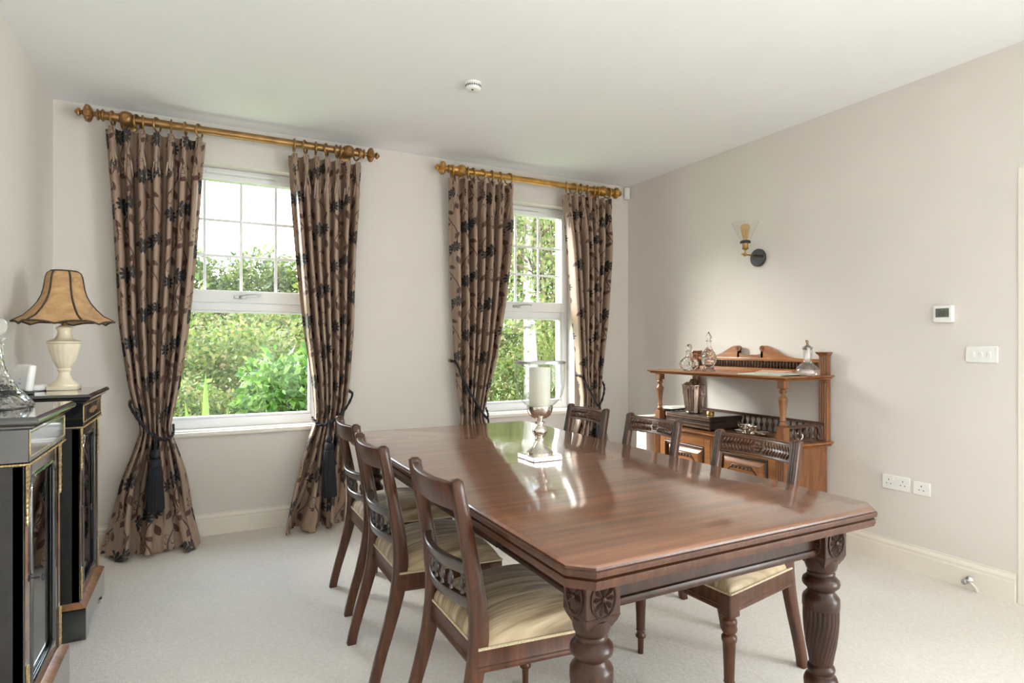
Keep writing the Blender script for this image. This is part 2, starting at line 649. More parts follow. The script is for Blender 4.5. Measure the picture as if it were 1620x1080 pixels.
def thing(name, label, cat, loc=(0, 0, 0), group=None, kind=None):
    o = bpy.data.objects.new(name, None)
    o.empty_display_size = 0.1
    C.objects.link(o)
    o.location = loc
    ORG[o.name] = tuple(loc)
    return tag(o, label, cat, group, kind)


def struct_empty(name, loc):
    o = thing(name, None, None, loc)
    o['kind'] = 'structure'
    return o


def copy_tree(o, parent=None):
    c = o.copy()
    C.objects.link(c)
    c.parent = parent
    for ch in list(o.children):
        copy_tree(ch, c)
    return c


def T(x=0, y=0, z=0):
    return Matrix.Translation((x, y, z))


def Rx(a): return Matrix.Rotation(a, 4, 'X')
def Ry(a): return Matrix.Rotation(a, 4, 'Y')
def Rz(a): return Matrix.Rotation(a, 4, 'Z')


ORD = ['first', 'second', 'third', 'fourth', 'fifth', 'sixth', 'seventh', 'eighth']

# ================================================================== THE ROOM
def wall_cells(us, zs, holes):
    out = []
    for i in range(len(us) - 1):
        for k in range(len(zs) - 1):
            cu_, cz_ = (us[i] + us[i + 1]) / 2, (zs[k] + zs[k + 1]) / 2
            if not any(h[0] < cu_ < h[1] and h[2] < cz_ < h[3] for h in holes):
                out.append((us[i], us[i + 1], zs[k], zs[k + 1]))
    return out


def struct(name, mb, mat, smooth=0):
    o = mb.build(name, mat, None, smooth)
    o['kind'] = 'structure'
    return o


TH = 0.30
struct('floor', MB().box(XL - TH, XR + TH, YB - TH, YW + TH, -0.2, 0), 'carpet')
struct('ceiling', MB().box(XL - TH, XR + TH, YB - TH, YW + TH, ZC, ZC + 0.25), 'ceiling_paint')
WZ0, WZ1, WH = 0.655, 2.35, 0.4975
hb = [(W1 - WH, W1 + WH, WZ0, WZ1), (W2 - WH, W2 + WH, WZ0, WZ1)]
w = MB()
for a0, a1, z0, z1 in wall_cells([XL, hb[0][0], hb[0][1], hb[1][0], hb[1][1], XR], [0, WZ0, WZ1, ZC], hb):
    w.box(a0, a1, YW, YW + TH, z0, z1)
struct('wall_back', w, 'wall_paint')
struct('wall_left', MB().box(XL - TH, XL, YB - TH, YW + TH, 0, ZC), 'wall_paint')
DY0, DY1, DZ = 0.50, 1.335, 2.0
RY_0, RY_1, GZ = -2.55, -0.45, 2.2  # opening for the added, unseen doors
w = MB()
for a0, a1, z0, z1 in wall_cells([YB - TH, RY_0, RY_1, DY0, DY1, YW + TH], [0, DZ, GZ, ZC], [(DY0, DY1, 0, DZ), (RY_0, RY_1, 0, GZ)]):
    w.box(XR, XR + TH, a0, a1, z0, z1)
struct('wall_right', w, 'wall_paint')
w = MB().box(XL, XR, YB - TH, YB, 0, ZC)
struct('wall_front', w, 'wall_paint')

SK = [(0, 0), (0.018, 0), (0.018, 0.092), (0.0145, 0.096), (0.0135, 0.104), (0.0155, 0.110), (0.011, 0.121), (0.0065, 0.126), (0.0065, 0.135), (0, 0.135)]
struct('baseboard_back', MB().prism([(YW - a, z) for a, z in SK], 'x', XL, XR), 'trim_paint', 30)
struct('baseboard_left', MB().prism([(XL + a, z) for a, z in SK], 'y', YB, YW), 'trim_paint', 30)
struct('baseboard_right', MB().prism([(XR - a, z) for a, z in SK], 'y', DY1 + 0.026, YW), 'trim_paint', 30)

# door on the right and its lining
dl = struct_empty('trim_1', (XR, (DY0 + DY1) / 2, 0))
MB().box(XR - 0.006, XR + 0.2, DY1 - 0.012, DY1 + 0.02, 0, DZ + 0.02, 0.002).build('jamb', 'trim_paint', dl, 0)
MB().box(XR - 0.006, XR + 0.2, DY0 - 0.02, DY0 + 0.012, 0, DZ + 0.02, 0.002).build('jamb', 'trim_paint', dl, 0)
MB().box(XR - 0.006, XR + 0.2, DY0 + 0.012, DY1 - 0.012, DZ - 0.012, DZ + 0.02, 0.002).build('head', 'trim_paint', dl, 0)
dr = struct_empty('door_1', (XR + 0.06, (DY0 + DY1) / 2, 0))
MB().box(XR + 0.05, XR + 0.09, DY0 + 0.015, DY1 - 0.015, 0.006, DZ - 0.015, 0.003).build('door_leaf', 'door_paint', dr, 0)
for (y0, y1) in ((DY0 + 0.12, DY0 + 0.38), (DY0 + 0.455, DY1 - 0.12)):
    for (z0, z1) in ((0.25, 0.85), (1.05, 1.85)):
        MB().box(XR + 0.04, XR + 0.052, y0, y1, z0, z1, 0.006).build('door_panel', 'door_paint', dr, 0)
hd = MB().tube([(XR + 0.05, DY0 + 0.08, 1.0), (XR + 0.0, DY0 + 0.08, 1.0), (XR + 0.0, DY0 + 0.2, 1.0)], 0.009, 8).build('door_handle', 'chrome', dr)


# ---- windows
def window(idx, xc):
    t = struct_empty('window_%d' % idx, (xc, YW, WZ0))
    x0, x1 = xc - WH, xc + WH
    g0, g1 = xc - 0.43, xc + 0.43
    ya, yb = 4.315, 4.385
    for (a, bq) in ((x0, g0 - 0.015), (g1 + 0.015, x1)):
        MB().box(a, bq, ya, yb, WZ0 + 0.005, WZ1, 0.004).build('frame_jamb', 'upvc', t, 0)
    MB().box(g0 - 0.015, g1 + 0.015, ya, yb, 2.295, WZ1, 0.004).build('frame_head', 'upvc', t, 0)
    MB().box(g0 - 0.015, g1 + 0.015, ya, yb, WZ0 + 0.005, 0.72, 0.004).build('frame_bottom_rail', 'upvc', t, 0)
    MB().box(g0 - 0.015, g1 + 0.015, ya, yb, 1.425, 1.475, 0.004).build('transom', 'upvc', t, 0)
    # lower fixed light bead
    bd = MB()
    bd.box(g0 - 0.015, g0, ya + 0.01, yb - 0.01, 0.72, 1.425, 0.004)
    bd.box(g1, g1 + 0.015, ya + 0.01, yb - 0.01, 0.72, 1.425, 0.004)
    bd.box(g0, g1, ya + 0.01, yb - 0.01, 0.72, 0.735, 0.004)
    bd.box(g0, g1, ya + 0.01, yb - 0.01, 1.41, 1.425, 0.004)
    bd.build('glazing_bead', 'upvc', t, 0)
    MB().box(g0, g1, 4.347, 4.353, 0.735, 1.41).build('pane', 'window_glass', t, 0)
    # upper opening sash, proud of the frame
    ys = 4.295
    sash = MB()
    sash.box(g0 - 0.03, g0, ys, yb - 0.02, 1.475, 2.305, 0.005)
    sash.box(g1, g1 + 0.03, ys, yb - 0.02, 1.475, 2.305, 0.005)
    sash.box(g0, g1, ys, yb - 0.02, 1.475, 1.555, 0.005)
    sash.box(g0, g1, ys, yb - 0.02, 2.27, 2.305, 0.005)
    so = sash.build('opening_sash', 'upvc', t, 0)
    MB().box(g0, g1, 4.333, 4.339, 1.555, 2.27).build('pane', 'window_glass', so, 0)
    for xb in (xc - 0.215, xc, xc + 0.215):
        MB().box(xb - 0.009, xb + 0.009, 4.322, 4.332, 1.555, 2.27, 0.003).build('glazing_bar', 'upvc', so, 0)
    for zb in (2.013, 1.781):
        for k in range(4):
            xa = g0 + 0.215 * k + (0.009 if k else 0)
            MB().box(xa, g0 + 0.215 * (k + 1) - (0.009 if k < 3 else 0), 4.322, 4.332, zb - 0.009, zb + 0.009, 0.003).build('glazing_bar', 'upvc', so, 0)
    h = MB().box(xc - 0.045, xc + 0.03, ys - 0.012, ys + 0.001, 1.502, 1.524, 0.004)
    h.ball((xc - 0.002, ys - 0.016, 1.513), 0.014, (1, 0.6, 1))
    hh = h.build('handle_base', 'steel', so)
    MB().tube([(xc, ys - 0.028, 1.513), (xc + 0.03, ys - 0.032, 1.522), (xc + 0.075, ys - 0.032, 1.526), (xc + 0.12, ys - 0.03, 1.524)], [0.009, 0.008, 0.007, 0.006], 8).build('handle_lever', 'steel', hh)
    MB().box(xc - 0.21, xc + 0.21, ya - 0.014, ya + 0.002, 2.312, 2.332, 0.004).build('trickle_vent', 'upvc', t, 0)
    MB().box(x0 - 0.055, x1 + 0.045, YW - 0.035, YW, WZ0 - 0.028, WZ0, 0.008, seg=2).build('window_sill', 'trim_paint', t)
    MB().box(x0, x1, YW, 4.318, WZ0 - 0.001, WZ0 + 0.006).build('sill_board', 'trim_paint', t, 0)


window(1, W1)
window(2, W2)
# made-up glazed doors, unseen behind the viewer, added to let fill light in
def added_garden_doors(idx, xw, sg, y0, y1, nl):
    t = struct_empty('window_%d' % idx, (xw, (y0 + y1) / 2, 0))  # added glazing out of view, an inlet for the fill light

    def bx_(a, c, ya, yb, z0, z1, name, mat, bev=0.004):
        xa, xb = sorted((xw + sg * a, xw + sg * c))
        MB().box(xa, xb, ya, yb, z0, z1, bev).build(name, mat, t, 0)
    bx_(0.08, 0.16, y0, y1, GZ - 0.06, GZ, 'frame_head', 'upvc')
    bx_(0.08, 0.16, y0, y1, 0.0, 0.04, 'threshold', 'upvc')
    for k in range(nl + 1):
        ym = y0 + (y1 - y0) * k / nl
        bx_(0.085, 0.155, max(y0, ym - 0.035), min(y1, ym + 0.035), 0.04, GZ - 0.06, 'stile', 'upvc')
    for k in range(nl):
        bx_(0.117, 0.123, y0 + (y1 - y0) * k / nl + 0.035, y0 + (y1 - y0) * (k + 1) / nl - 0.035, 0.04, GZ - 0.06, 'pane', 'window_glass', 0.0)


added_garden_doors(3, XR, 1, RY_0, RY_1, 3)


# ================================================================== CURTAINS AND POLES
def smooth_interp(zs, keys, col):
    kz = np.array([k[0] for k in keys])[::-1]
    kv = np.array([k[col] for k in keys])[::-1]
    fz = np.linspace(-0.15, 2.7, 1200)
    fv = np.interp(fz, kz, kv)
    ker = np.hanning(61)
    ker /= ker.sum()
    pad = np.pad(fv, 30, mode='edge')
    fv = np.convolve(pad, ker, 'valid')
    return np.interp(zs, fz, fv)


def curtain(label, keys, seed, hem=0.0):
    r_ = np.random.default_rng(seed)
    n = 7
    NU, NV = 190, 130
    u = np.linspace(0, 1, NU)
    ztop = keys[0][0]
    zs = np.concatenate([np.linspace(ztop, ztop - 0.2, 22), np.linspace(ztop - 0.2, 0.004, NV - 22)[1:]])
    xl, xr, yc, amp = (smooth_interp(zs, keys, c) for c in (1, 2, 3, 4))
    fw = 0.92
    ph0 = r_.uniform(0, 6.28, 3)
    foldw = 0.75 + 0.5 * r_.random(n + 2)
    A = np.interp(u * n, np.arange(n + 2) - 0.5, foldw)
    V_, UV = [], []
    for j, z in enumerate(zs):
        low = max(0.0, 1 - z / 0.6)
        warp = 0.012 * np.sin(2 * PI * 1.3 * u + ph0[0] + z * 1.1) + 0.008 * np.sin(2 * PI * 2.6 * u + ph0[1] - z * 2.0)
        top = np.clip(1 - (ztop - z) / 0.25, 0, 1)
        warp = warp * (1 - top)
        f = 2 * PI * n * (u + warp)
        lw_ = min(1.0, max(0.0, (0.55 - z) / 0.45))
        wave = np.cos(f) * (1 - 0.8 * lw_) + 0.95 * lw_ * np.cos(0.43 * f + ph0[1])
        wave = np.clip(wave, -1.2, 1.2)
        wave = np.sign(wave) * np.abs(wave) ** (0.8)
        y = yc[j] + 1.5 * amp[j] * A * wave
        y += 0.012 * np.sin(2 * PI * 2.3 * u + ph0[2] + 2.2 * z) * (1 - top) * (1 + low)
        x = xl[j] + (xr[j] - xl[j]) * u + 0.3 * amp[j] * np.sin(2 * f) * 0.5
        if low > 0:
            x += low * 0.018 * np.sin(2 * PI * 1.7 * u + ph0[1] + 5 * z)
            y += low * low * 0.02 * np.sin(2 * PI * 3.1 * u + ph0[0]) - low ** 3 * hem
        zz = np.full(NU, z)
        if z < 0.25:
            zz = z + (0.25 - z) / 0.25 * 0.018 * (1 + np.sin(2 * PI * 4.3 * u + ph0[2])) * (1 if j < len(zs) - 1 else 0.5)
        V_.append(np.stack([x, y, np.maximum(zz, 0.004)], 1))
        UV.append(np.stack([u * fw + seed * 0.37, np.full(NU, z + seed * 0.05)], 1))
    V_ = np.concatenate(V_)
    UV = np.concatenate(UV)
    rows = len(zs)
    fs = []
    for j in range(rows - 1):
        for i in range(NU - 1):
            a = j * NU + i
            fs.append((a, a + NU, a + NU + 1, a + 1))
    ox, oy = float((xl[-1] + xr[-1]) / 2), float(yc[-1])
    t = thing('curtain', label, 'curtain', (ox, oy, 0), 'floral satin curtains')
    V_ = V_ - np.array([ox, oy, 0])
    me = bpy.data.meshes.new('drape')
    me.from_pydata(V_.tolist(), [], fs)
    uvl = me.uv_layers.new(name='UVMap')
    li = np.zeros(len(me.loops), dtype=np.int32)
    me.loops.foreach_get('vertex_index', li)
    uvl.data.foreach_set('uv', UV[li].ravel().astype(np.float32))
    me.polygons.foreach_set('use_smooth', [True] * len(me.polygons))
    d = link('drape', me, 'curtain_satin', t)
    # pinch pleats along the heading
    ups = [(i + 0.5) / n for i in range(n)]
    xs = []
    for i, up in enumerate(ups):
        px = xl[0] + (xr[0] - xl[0]) * up
        xs.append(px)
        mb = MB()
        yf = yc[0] - amp[0] * 1.75
        for k in (-1, 0, 1):
            pts = []
            for z, sp_, dy in ((ztop + 0.004, 0.011, -0.004), (ztop - 0.05, 0.010, -0.010), (ztop - 0.10, 0.004, -0.012), (ztop - 0.125, 0.0025, -0.012),
                               (ztop - 0.16, 0.009, -0.010), (ztop - 0.21, 0.016, -0.004), (ztop - 0.27, 0.019, 0.008)):
                j = int(np.argmin(np.abs(zs - z)))
                xx = xl[j] + (xr[j] - xl[j]) * up
                pts.append((xx + k * sp_, yf + dy - (0.006 if k == 0 else 0), z))
            mb.tube(pts, [0.0062, 0.007, 0.0075, 0.007, 0.007, 0.006, 0.002], 7)
        po = mb.build('pinch_pleat', 'curtain_satin', t)
        uvl = po.data.uv_layers.new(name='UVMap')
        co = np.zeros(len(po.data.vertices) * 3)
        po.data.vertices.foreach_get('co', co)
        co = co.reshape(-1, 3)
        li = np.zeros(len(po.data.loops), dtype=np.int32)
        po.data.loops.foreach_get('vertex_index', li)
        uvp = np.stack([co[:, 0] * 2.2 + up * fw, co[:, 2] + seed * 0.05], 1)
        uvl.data.foreach_set('uv', uvp[li].ravel().astype(np.float32))
    return xs


K1 = [(2.44, -.50, .015, 4.075, .016), (2.3, -.49, .0, 4.07, .024), (2.1, -.475, -.015, 4.07, .036), (1.74, -.453, -.04, 4.07, .038), (1.3, -.43, -.08, 4.07, .036),
      (.95, -.385, -.125, 4.07, .028), (.80, -.35, -.155, 4.07, .02), (.70, -.325, -.175, 4.07, .017), (.58, -.36, -.135, 4.06, .022), (.40, -.43, -.08, 4.05, .036), (.2, -.475, -.04, 4.04, .045), (.0, -.51, .01, 4.02, .05)]
K2 = [(2.43, .49, .965, 4.075, .016), (2.3, .50, .955, 4.07, .024), (2.1, .515, .945, 4.07, .036), (1.8, .541, .925, 4.07, .036), (1.3, .59, .91, 4.07, .034), (.97, .636, .885, 4.07, .028),
      (.80, .65, .865, 4.07, .02), (.70, .655, .84, 4.07, .017), (.56, .60, .85, 4.06, .024), (.32, .53, .85, 4.05, .036), (.1, .46, .85, 4.04, .045), (.0, .43, .84, 4.03, .05)]
K3 = [(2.43, 1.60, 2.135, 4.075, .016), (2.3, 1.605, 2.13, 4.07, .024), (2.1, 1.612, 2.12, 4.07, .036), (1.87, 1.62, 2.11, 4.07, .036), (1.5, 1.64, 2.065, 4.07, .036), (1.1, 1.655, 2.0, 4.07, .03),
      (.78, 1.68, 1.915, 4.07, .02), (.66, 1.70, 1.88, 4.07, .017), (.5, 1.66, 1.95, 4.06, .024), (.2, 1.6, 2.02, 4.05, .04), (.0, 1.56, 2.05, 4.03, .05)]
K4 = [(2.42, 2.59, 3.067, 4.075, .016), (2.3, 2.60, 3.065, 4.07, .024), (2.1, 2.625, 3.06, 4.07, .034), (1.95, 2.641, 3.055, 4.07, .036), (1.4, 2.69, 3.01, 4.07, .034), (.95, 2.735, 2.965, 4.07, .024),
      (.80, 2.765, 2.955, 4.07, .02), (.69, 2.77, 2.95, 4.07, .017), (.5, 2.69, 3.0, 4.06, .024), (.43, 2.65, 3.02, 4.06, .03), (.2, 2.6, 3.05, 4.05, .04), (.0, 2.57, 3.08, 4.03, .05)]
RX = []
for k, (K, sd, lb) in enumerate(((K1, 1, 'leftmost bronze floral curtain, beside the fringed lamp and black cabinets'),
                                 (K2, 2, 'bronze floral curtain right of the left window, behind the farthest left chair'),
                                 (K3, 3, 'bronze floral curtain left of the right window, behind the far table end'),
                                 (K4, 4, 'rightmost bronze floral curtain, nearest the room corner and sideboard'))):
    RX.append(curtain(lb, K, sd, 0.09 if k == 0 else 0.03))


def xlathe(mb, prof, cx, cyy, cz, seg=18, flip=False, flute=None):
    """profile of (r, d) with d measured along x outward"""
    mb.lathe([(r, d) for r, d in prof], seg, (0, 0, 0), T(cx, cyy, cz) @ Ry(-PI / 2 if flip else PI / 2), True, flute)


def pole(label, xa, xb, z, mat, brk):
    y = 4.08
    t = thing('curtain_pole', label, 'curtain pole', ((xa + xb) / 2, y, z), 'gilt curtain poles')
    a0, a1 = xa + 0.14, xb - 0.14
    rod = MB()
    xlathe(rod, [(0.0235, 0), (0.0235, a1 - a0)], a0, y, z, 24)
    rod.build('rod', mat, t)
    fin = [(0.026, 0.0), (0.034, 0.004), (0.034, 0.012), (0.026, 0.016), (0.024, 0.024), (0.032, 0.03), (0.030, 0.036), (0.014, 0.041), (0.012, 0.052), (0.022, 0.056),
           (0.040, 0.066), (0.047, 0.078), (0.043, 0.090), (0.030, 0.098), (0.015, 0.101)]
    tip = [(0.014, 0.099), (0.016, 0.104), (0.011, 0.108), (0.013, 0.111), (0.021, 0.117), (0.022, 0.124), (0.014, 0.133), (0.005, 0.140), (0.0005, 0.143)]
    fl = lambda a, zz: 1.0 + (0.07 * math.cos(12 * a) if 0.058 < zz < 0.096 else 0)
    fl2 = lambda a, zz: 1.0 + (0.08 * math.cos(8 * a) if 0.114 < zz < 0.136 else 0)
    for cx, fp in ((a0, True), (a1, False)):
        m_ = MB()
        xlathe(m_, fin, cx, y, z, 48, fp, fl)
        fo = m_.build('finial', mat, t)
        m_ = MB()
        xlathe(m_, tip, cx, y, z, 32, fp, fl2)
        m_.build('finial_tip', mat, fo)
    for bx in brk:
        m_ = MB()
        m_.ball((bx, y, z), 0.043, (1, 1, 1), 20, 12)
        m_.tube([(bx, y, z), (bx, YW - 0.012, z)], 0.017, 12)
        m_.lathe([(0.042, 0), (0.042, 0.008), (0.03, 0.014)], 20, (0, 0, 0), T(bx, YW, z) @ Rx(PI / 2))
        bo = m_.build('bracket', mat, t)
        m_ = MB()
        m_.lathe([(0.021, 0), (0.021, 0.006), (0.016, 0.009), (0.015, 0.006), (0.006, 0.005)], 20, (0, 0, 0), T(bx, y - 0.038, z) @ Rx(PI / 2))
        m_.build('bracket_rosette', mat, bo)


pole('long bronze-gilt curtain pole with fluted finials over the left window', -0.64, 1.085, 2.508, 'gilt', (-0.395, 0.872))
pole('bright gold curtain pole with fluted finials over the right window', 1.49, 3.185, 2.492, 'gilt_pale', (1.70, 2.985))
rm = MB()
n_ = 28
rm.tube([(0, 0.040 * math.cos(2 * PI * k / n_), 0.040 * math.sin(2 * PI * k / n_)) for k in range(n_)], 0.0058, 8, True)
ring_me = rm.mesh('curtain_ring')
em = MB()
em.tube([(0, 0, -0.043), (0, 0, -0.052), (0.0, -0.005, -0.056), (0, -0.008, -0.05)], 0.0022, 6)
eye_me = em.mesh('eyelet')
where = ['leftmost curtain', 'curtain right of the left window', 'curtain left of the right window', 'rightmost curtain']
for k in range(4):
    zr = (2.508 if k < 2 else 2.492) - 0.0105
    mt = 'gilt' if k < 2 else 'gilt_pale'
    for i, x in enumerate(RX[k]):
        bl = {0: [-0.395], 1: [0.872], 2: [1.70], 3: [2.985]}[k][0]
        if abs(x - bl) < 0.05:
            x = bl + (0.052 if x >= bl else -0.052)
        me = ring_me if mt == 'gilt' else ring_me.copy()
        o = link('curtain_ring', me if mt == 'gilt' else (ring_me2 if 'ring_me2' in globals() else me), mt)
        if mt == 'gilt_pale' and 'ring_me2' not in globals():
            ring_me2 = o.data
            ring_me2.materials.clear()
            ring_me2.materials.append(MATS['gilt_pale'])
        o.location = (x, 4.08, zr)
        o.rotation_euler = (0, 0, random.uniform(-0.5, 0.5))
        tag(o, 'gilt curtain ring, %s from the left above the %s' % (ORD[i], where[k]), 'curtain ring', 'curtain rings')
        e = link('eyelet', eye_me, 'brass', o)


def catmull(pts, m_=6):
    P = [Vector(p) for p in pts]
    P = [P[0] * 2 - P[1]] + P + [P[-1] * 2 - P[-2]]
    out = []
    for i in range(1, len(P) - 2):
        for k in range(m_):
            t_ = k / m_
            a, b_, c, d = P[i - 1], P[i], P[i + 1], P[i + 2]
            out.append(0.5 * ((2 * b_) + (c - a) * t_ + (2 * a - 5 * b_ + 4 * c - d) * t_ ** 2 + (3 * b_ - a - 3 * c + d) * t_ ** 3))
    out.append(P[-2])
    return out


def tieback(label, path, tas):
    hx, hy, hz = path[0] if path[0][1] > path[-1][1] else path[-1]
    t = thing('curtain_tieback', label, 'tieback', (hx, hy, hz), 'navy tasselled tiebacks')
    pts = catmull(path, 8)
    mb = MB()
    for ph_ in (0, PI):
        tw = []
        for i, p_ in enumerate(pts):
            a = i * 0.9 + ph_
            tw.append(p_ + Vector((0, math.cos(a), math.sin(a))) * 0.0055)
        mb.tube(tw, 0.0065, 7)
    mb.build('rope', 'cord_navy', t)
    MB().lathe([(0.014, 0), (0.014, 0.004), (0.006, 0.008), (0.005, 0.02), (0.01, 0.026), (0.0, 0.03)], 12, (0, 0, 0), T(hx, YW, hz) @ Rx(PI / 2)).build('wall_hook', 'brass', t)
    x, y, z0, z1 = tas
    MB().tube([(x, y + 0.01, z0 + 0.03), (x + 0.004, y, z0 - 0.02), (x, y, z0 - 0.075)], 0.007, 8).build('tassel_cord', 'cord_navy', t)
    zt = z0 - 0.07
    MB().lathe([(0.008, zt + 0.006), (0.019, zt - 0.004), (0.024, zt - 0.02), (0.022, zt - 0.034), (0.014, zt - 0.043), (0.026, zt - 0.05), (0.030, zt - 0.065),
                (0.031, zt - 0.082), (0.026, zt - 0.094)], 20, (x, y, 0)).build('tassel_head', 'cord_navy', t)
    MB().lathe([(0.026, zt - 0.09), (0.033, zt - 0.1), (0.036, zt - 0.16), (0.041, (zt + z1) / 2 - 0.06), (0.047, z1 + 0.01), (0.045, z1)], 64, (x, y, 0), None, True,
               lambda a, zz: 1 + 0.045 * math.cos(21 * a) + 0.02 * math.sin(34 * a + zz * 20)).build('tassel_skirt', 'cord_navy', t)


tieback('navy rope tieback with large tassel on the leftmost curtain', [(-.385, 4.19, .86), (-.375, 4.04, .85), (-.335, 3.995, .78), (-.27, 3.99, .69), (-.20, 4.0, .645), (-.16, 4.05, .67), (-.16, 4.1, .72)], (-.245, 3.965, .66, .25))
tieback('navy rope tieback with large tassel behind the farthest left chair', [(.90, 4.19, .88), (.89, 4.04, .86), (.83, 3.995, .77), (.74, 3.99, .69), (.67, 4.01, .68), (.635, 4.07, .72)], (.725, 3.965, .68, .215))
tieback('navy rope tieback slung low across the curtain left of the right window', [(1.655, 4.19, 1.08), (1.65, 4.05, 1.06), (1.68, 3.995, .94), (1.78, 3.985, .77), (1.86, 3.99, .66), (1.905, 4.05, .67), (1.91, 4.1, .72)], (1.865, 3.965, .645, .22))
tieback('navy rope tieback drawn in a V on the rightmost curtain', [(2.72, 4.09, .95), (2.745, 4.03, .93), (2.81, 3.995, .80), (2.875, 3.985, .70), (2.94, 4.0, .80), (2.975, 4.06, .88), (2.98, 4.19, .90)], (2.875, 3.965, .69, .25))


# ================================================================== DINING TABLE
def poly_inset(poly, d):
    """convex CCW polygon, edge i (from i to i+1) moved inward by d[i]"""
    n = len(poly)
    L = []
    for i in range(n):
        (x0, y0), (x1, y1) = poly[i], poly[(i + 1) % n]
        dx, dy = x1 - x0, y1 - y0
        l = math.hypot(dx, dy)
        nx, ny = -dy / l, dx / l
        L.append((nx, ny, nx * x0 + ny * y0 + d[i]))
    out = []
    for i in range(n):
        a, b_ = L[i - 1], L[i]
        det = a[0] * b_[1] - a[1] * b_[0]
        out.append(((a[2] * b_[1] - a[1] * b_[2]) / det, (a[0] * b_[2] - a[2] * b_[0]) / det))
    return out


TX0, TX1, TY0, TY1, TT = 0.671, 1.735, 1.006, 3.165, 0.74
tb = thing('dining_table', 'large polished mahogany extending dining table with canted corners', 'table', ((TX0 + TX1) / 2, (TY0 + TY1) / 2, 0))
ch = 0.05
J1, J2 = 1.60, 2.037
EDGE = [(0.6845, 0.016), (0.687, 0.008), (0.698, 0.004), (0.707, 0.004), (0.7095, 0.012), (0.7125, 0.012), (0.7145, 0.002), (0.722, 0.0), (0.7275, 0.0), (0.7295, 0.005), (0.7345, 0.006), (0.7385, 0.010), (TT, 0.014)]


def leaf_slab(poly, outer):
    loops = []
    for z, i in EDGE:
        loops.append([(x, y, z) for x, y in poly_inset(poly, [i if o else 0.0009 for o in outer])])
    lo = MB().loft(loops[-3:]).build('table_leaf', 'table_wood', tb, 30)
    MB().loft(loops[:-2]).build('edge_moulding', 'chair_wood', lo, 30)  # darker wood than the top, part of it shade put into the colour


leaf_slab([(TX0, TY0 + ch), (TX0 + ch, TY0), (TX1 - ch, TY0), (TX1, TY0 + ch), (TX1, J1), (TX0, J1)], [1, 1, 1, 1, 0, 1])
leaf_slab([(TX0, J1), (TX1, J1), (TX1, J2), (TX0, J2)], [0, 1, 0, 1])
leaf_slab([(TX0, J2), (TX1, J2), (TX1, TY1 - ch), (TX1 - ch, TY1), (TX0 + ch, TY1), (TX0, TY1 - ch)], [0, 1, 1, 1, 1, 1])
LX0, LX1, LY0, LY1 = 0.795, 1.615, 1.13, 3.108
# apron with a bead along the foot
ap = MB().box(LX0, LX1, LY0 - 0.016, LY0 + 0.008, 0.60, 0.6845).box(LX0, LX1, LY0 - 0.026, LY0 + 0.004, 0.592, 0.612, 0.007, seg=2)
ap.build('apron', 'mahogany', tb)
MB().box(LX0, LX1, LY1 - 0.008, LY1 + 0.016, 0.60, 0.6845).box(LX0, LX1, LY1 - 0.004, LY1 + 0.026, 0.592, 0.612, 0.007, seg=2).build('apron', 'mahogany', tb)
for x in (LX0, LX1):
    for y0, y1 in ((LY0, J1 - 0.01), (J2 + 0.3, LY1)):
        MB().box(x - 0.012, x + 0.012, y0, y1, 0.60, 0.6845).box(x - 0.02, x + 0.02, y0, y1, 0.592, 0.612, 0.006).build('apron', 'mahogany', tb)
for x in (0.735, 1.0, 1.4, 1.67):
    MB().box(x - 0.014, x + 0.014, J1 - 0.12, LY1 - 0.1, 0.635, 0.683, 0.003).build('slide_rail', 'mahogany', tb, 0)


def rosette(mb, mat, rx, rz, n=10):
    """carved oval patera, built in the xz plane facing -y"""
    P = mat
    pts = [(rx * math.cos(2 * PI * k / 36), -0.001, rz * math.sin(2 * PI * k / 36)) for k in range(36)]
    mb.tube(pts, 0.0034, 6, True, P)
    for k in range(n):
        a = 2 * PI * k / n
        c_, s_ = math.cos(a), math.sin(a)
        r0, r1 = 0.16, 0.88
        ring = []
        vs = []
        for t_, w_, h_ in ((r0, 0.03, 0.002), (0.40, 0.11, 0.005), (0.66, 0.17, 0.007), (r1, 0.03, 0.003)):
            for sd, hh in ((-1, 0.0), (0, h_), (1, 0.0)):
                vs.append(((c_ * t_ - s_ * w_ * sd) * rx, -hh, (s_ * t_ + c_ * w_ * sd) * rz))
        fs = []
        for i in range(3):
            for j in range(2):
                q_ = i * 3 + j
                fs.append((q_, q_ + 1, q_ + 4, q_ + 3))
        mb.add(vs, fs, P)
    mb.ball((0, -0.002, 0), 0.0062, (1, 0.8, 1.1), 8, 6, P)


LEGP = [(0.022, 0.0), (0.024, 0.03), (0.030, 0.05), (0.034, 0.062), (0.030, 0.075), (0.027, 0.09), (0.033, 0.13), (0.041, 0.165), (0.046, 0.195), (0.047, 0.212), (0.042, 0.226), (0.034, 0.232),
        (0.033, 0.237), (0.037, 0.243), (0.0385, 0.250), (0.036, 0.257), (0.031, 0.262)]
REED = [(0.031, 0.262), (0.036, 0.29), (0.0415, 0.32), (0.046, 0.355), (0.0485, 0.39), (0.0490, 0.428)]
LEGT = [(0.0500, 0.428), (0.0510, 0.435), (0.0505, 0.456), (0.048, 0.462), (0.041, 0.470), (0.037, 0.476), (0.036, 0.480), (0.041, 0.486), (0.0495, 0.494), (0.0515, 0.502), (0.0495, 0.511), (0.041, 0.519),
        (0.036, 0.524), (0.038, 0.528), (0.0375, 0.533), (0.036, 0.536), (0.040, 0.542), (0.044, 0.552), (0.0455, 0.562), (0.0455, 0.576)]


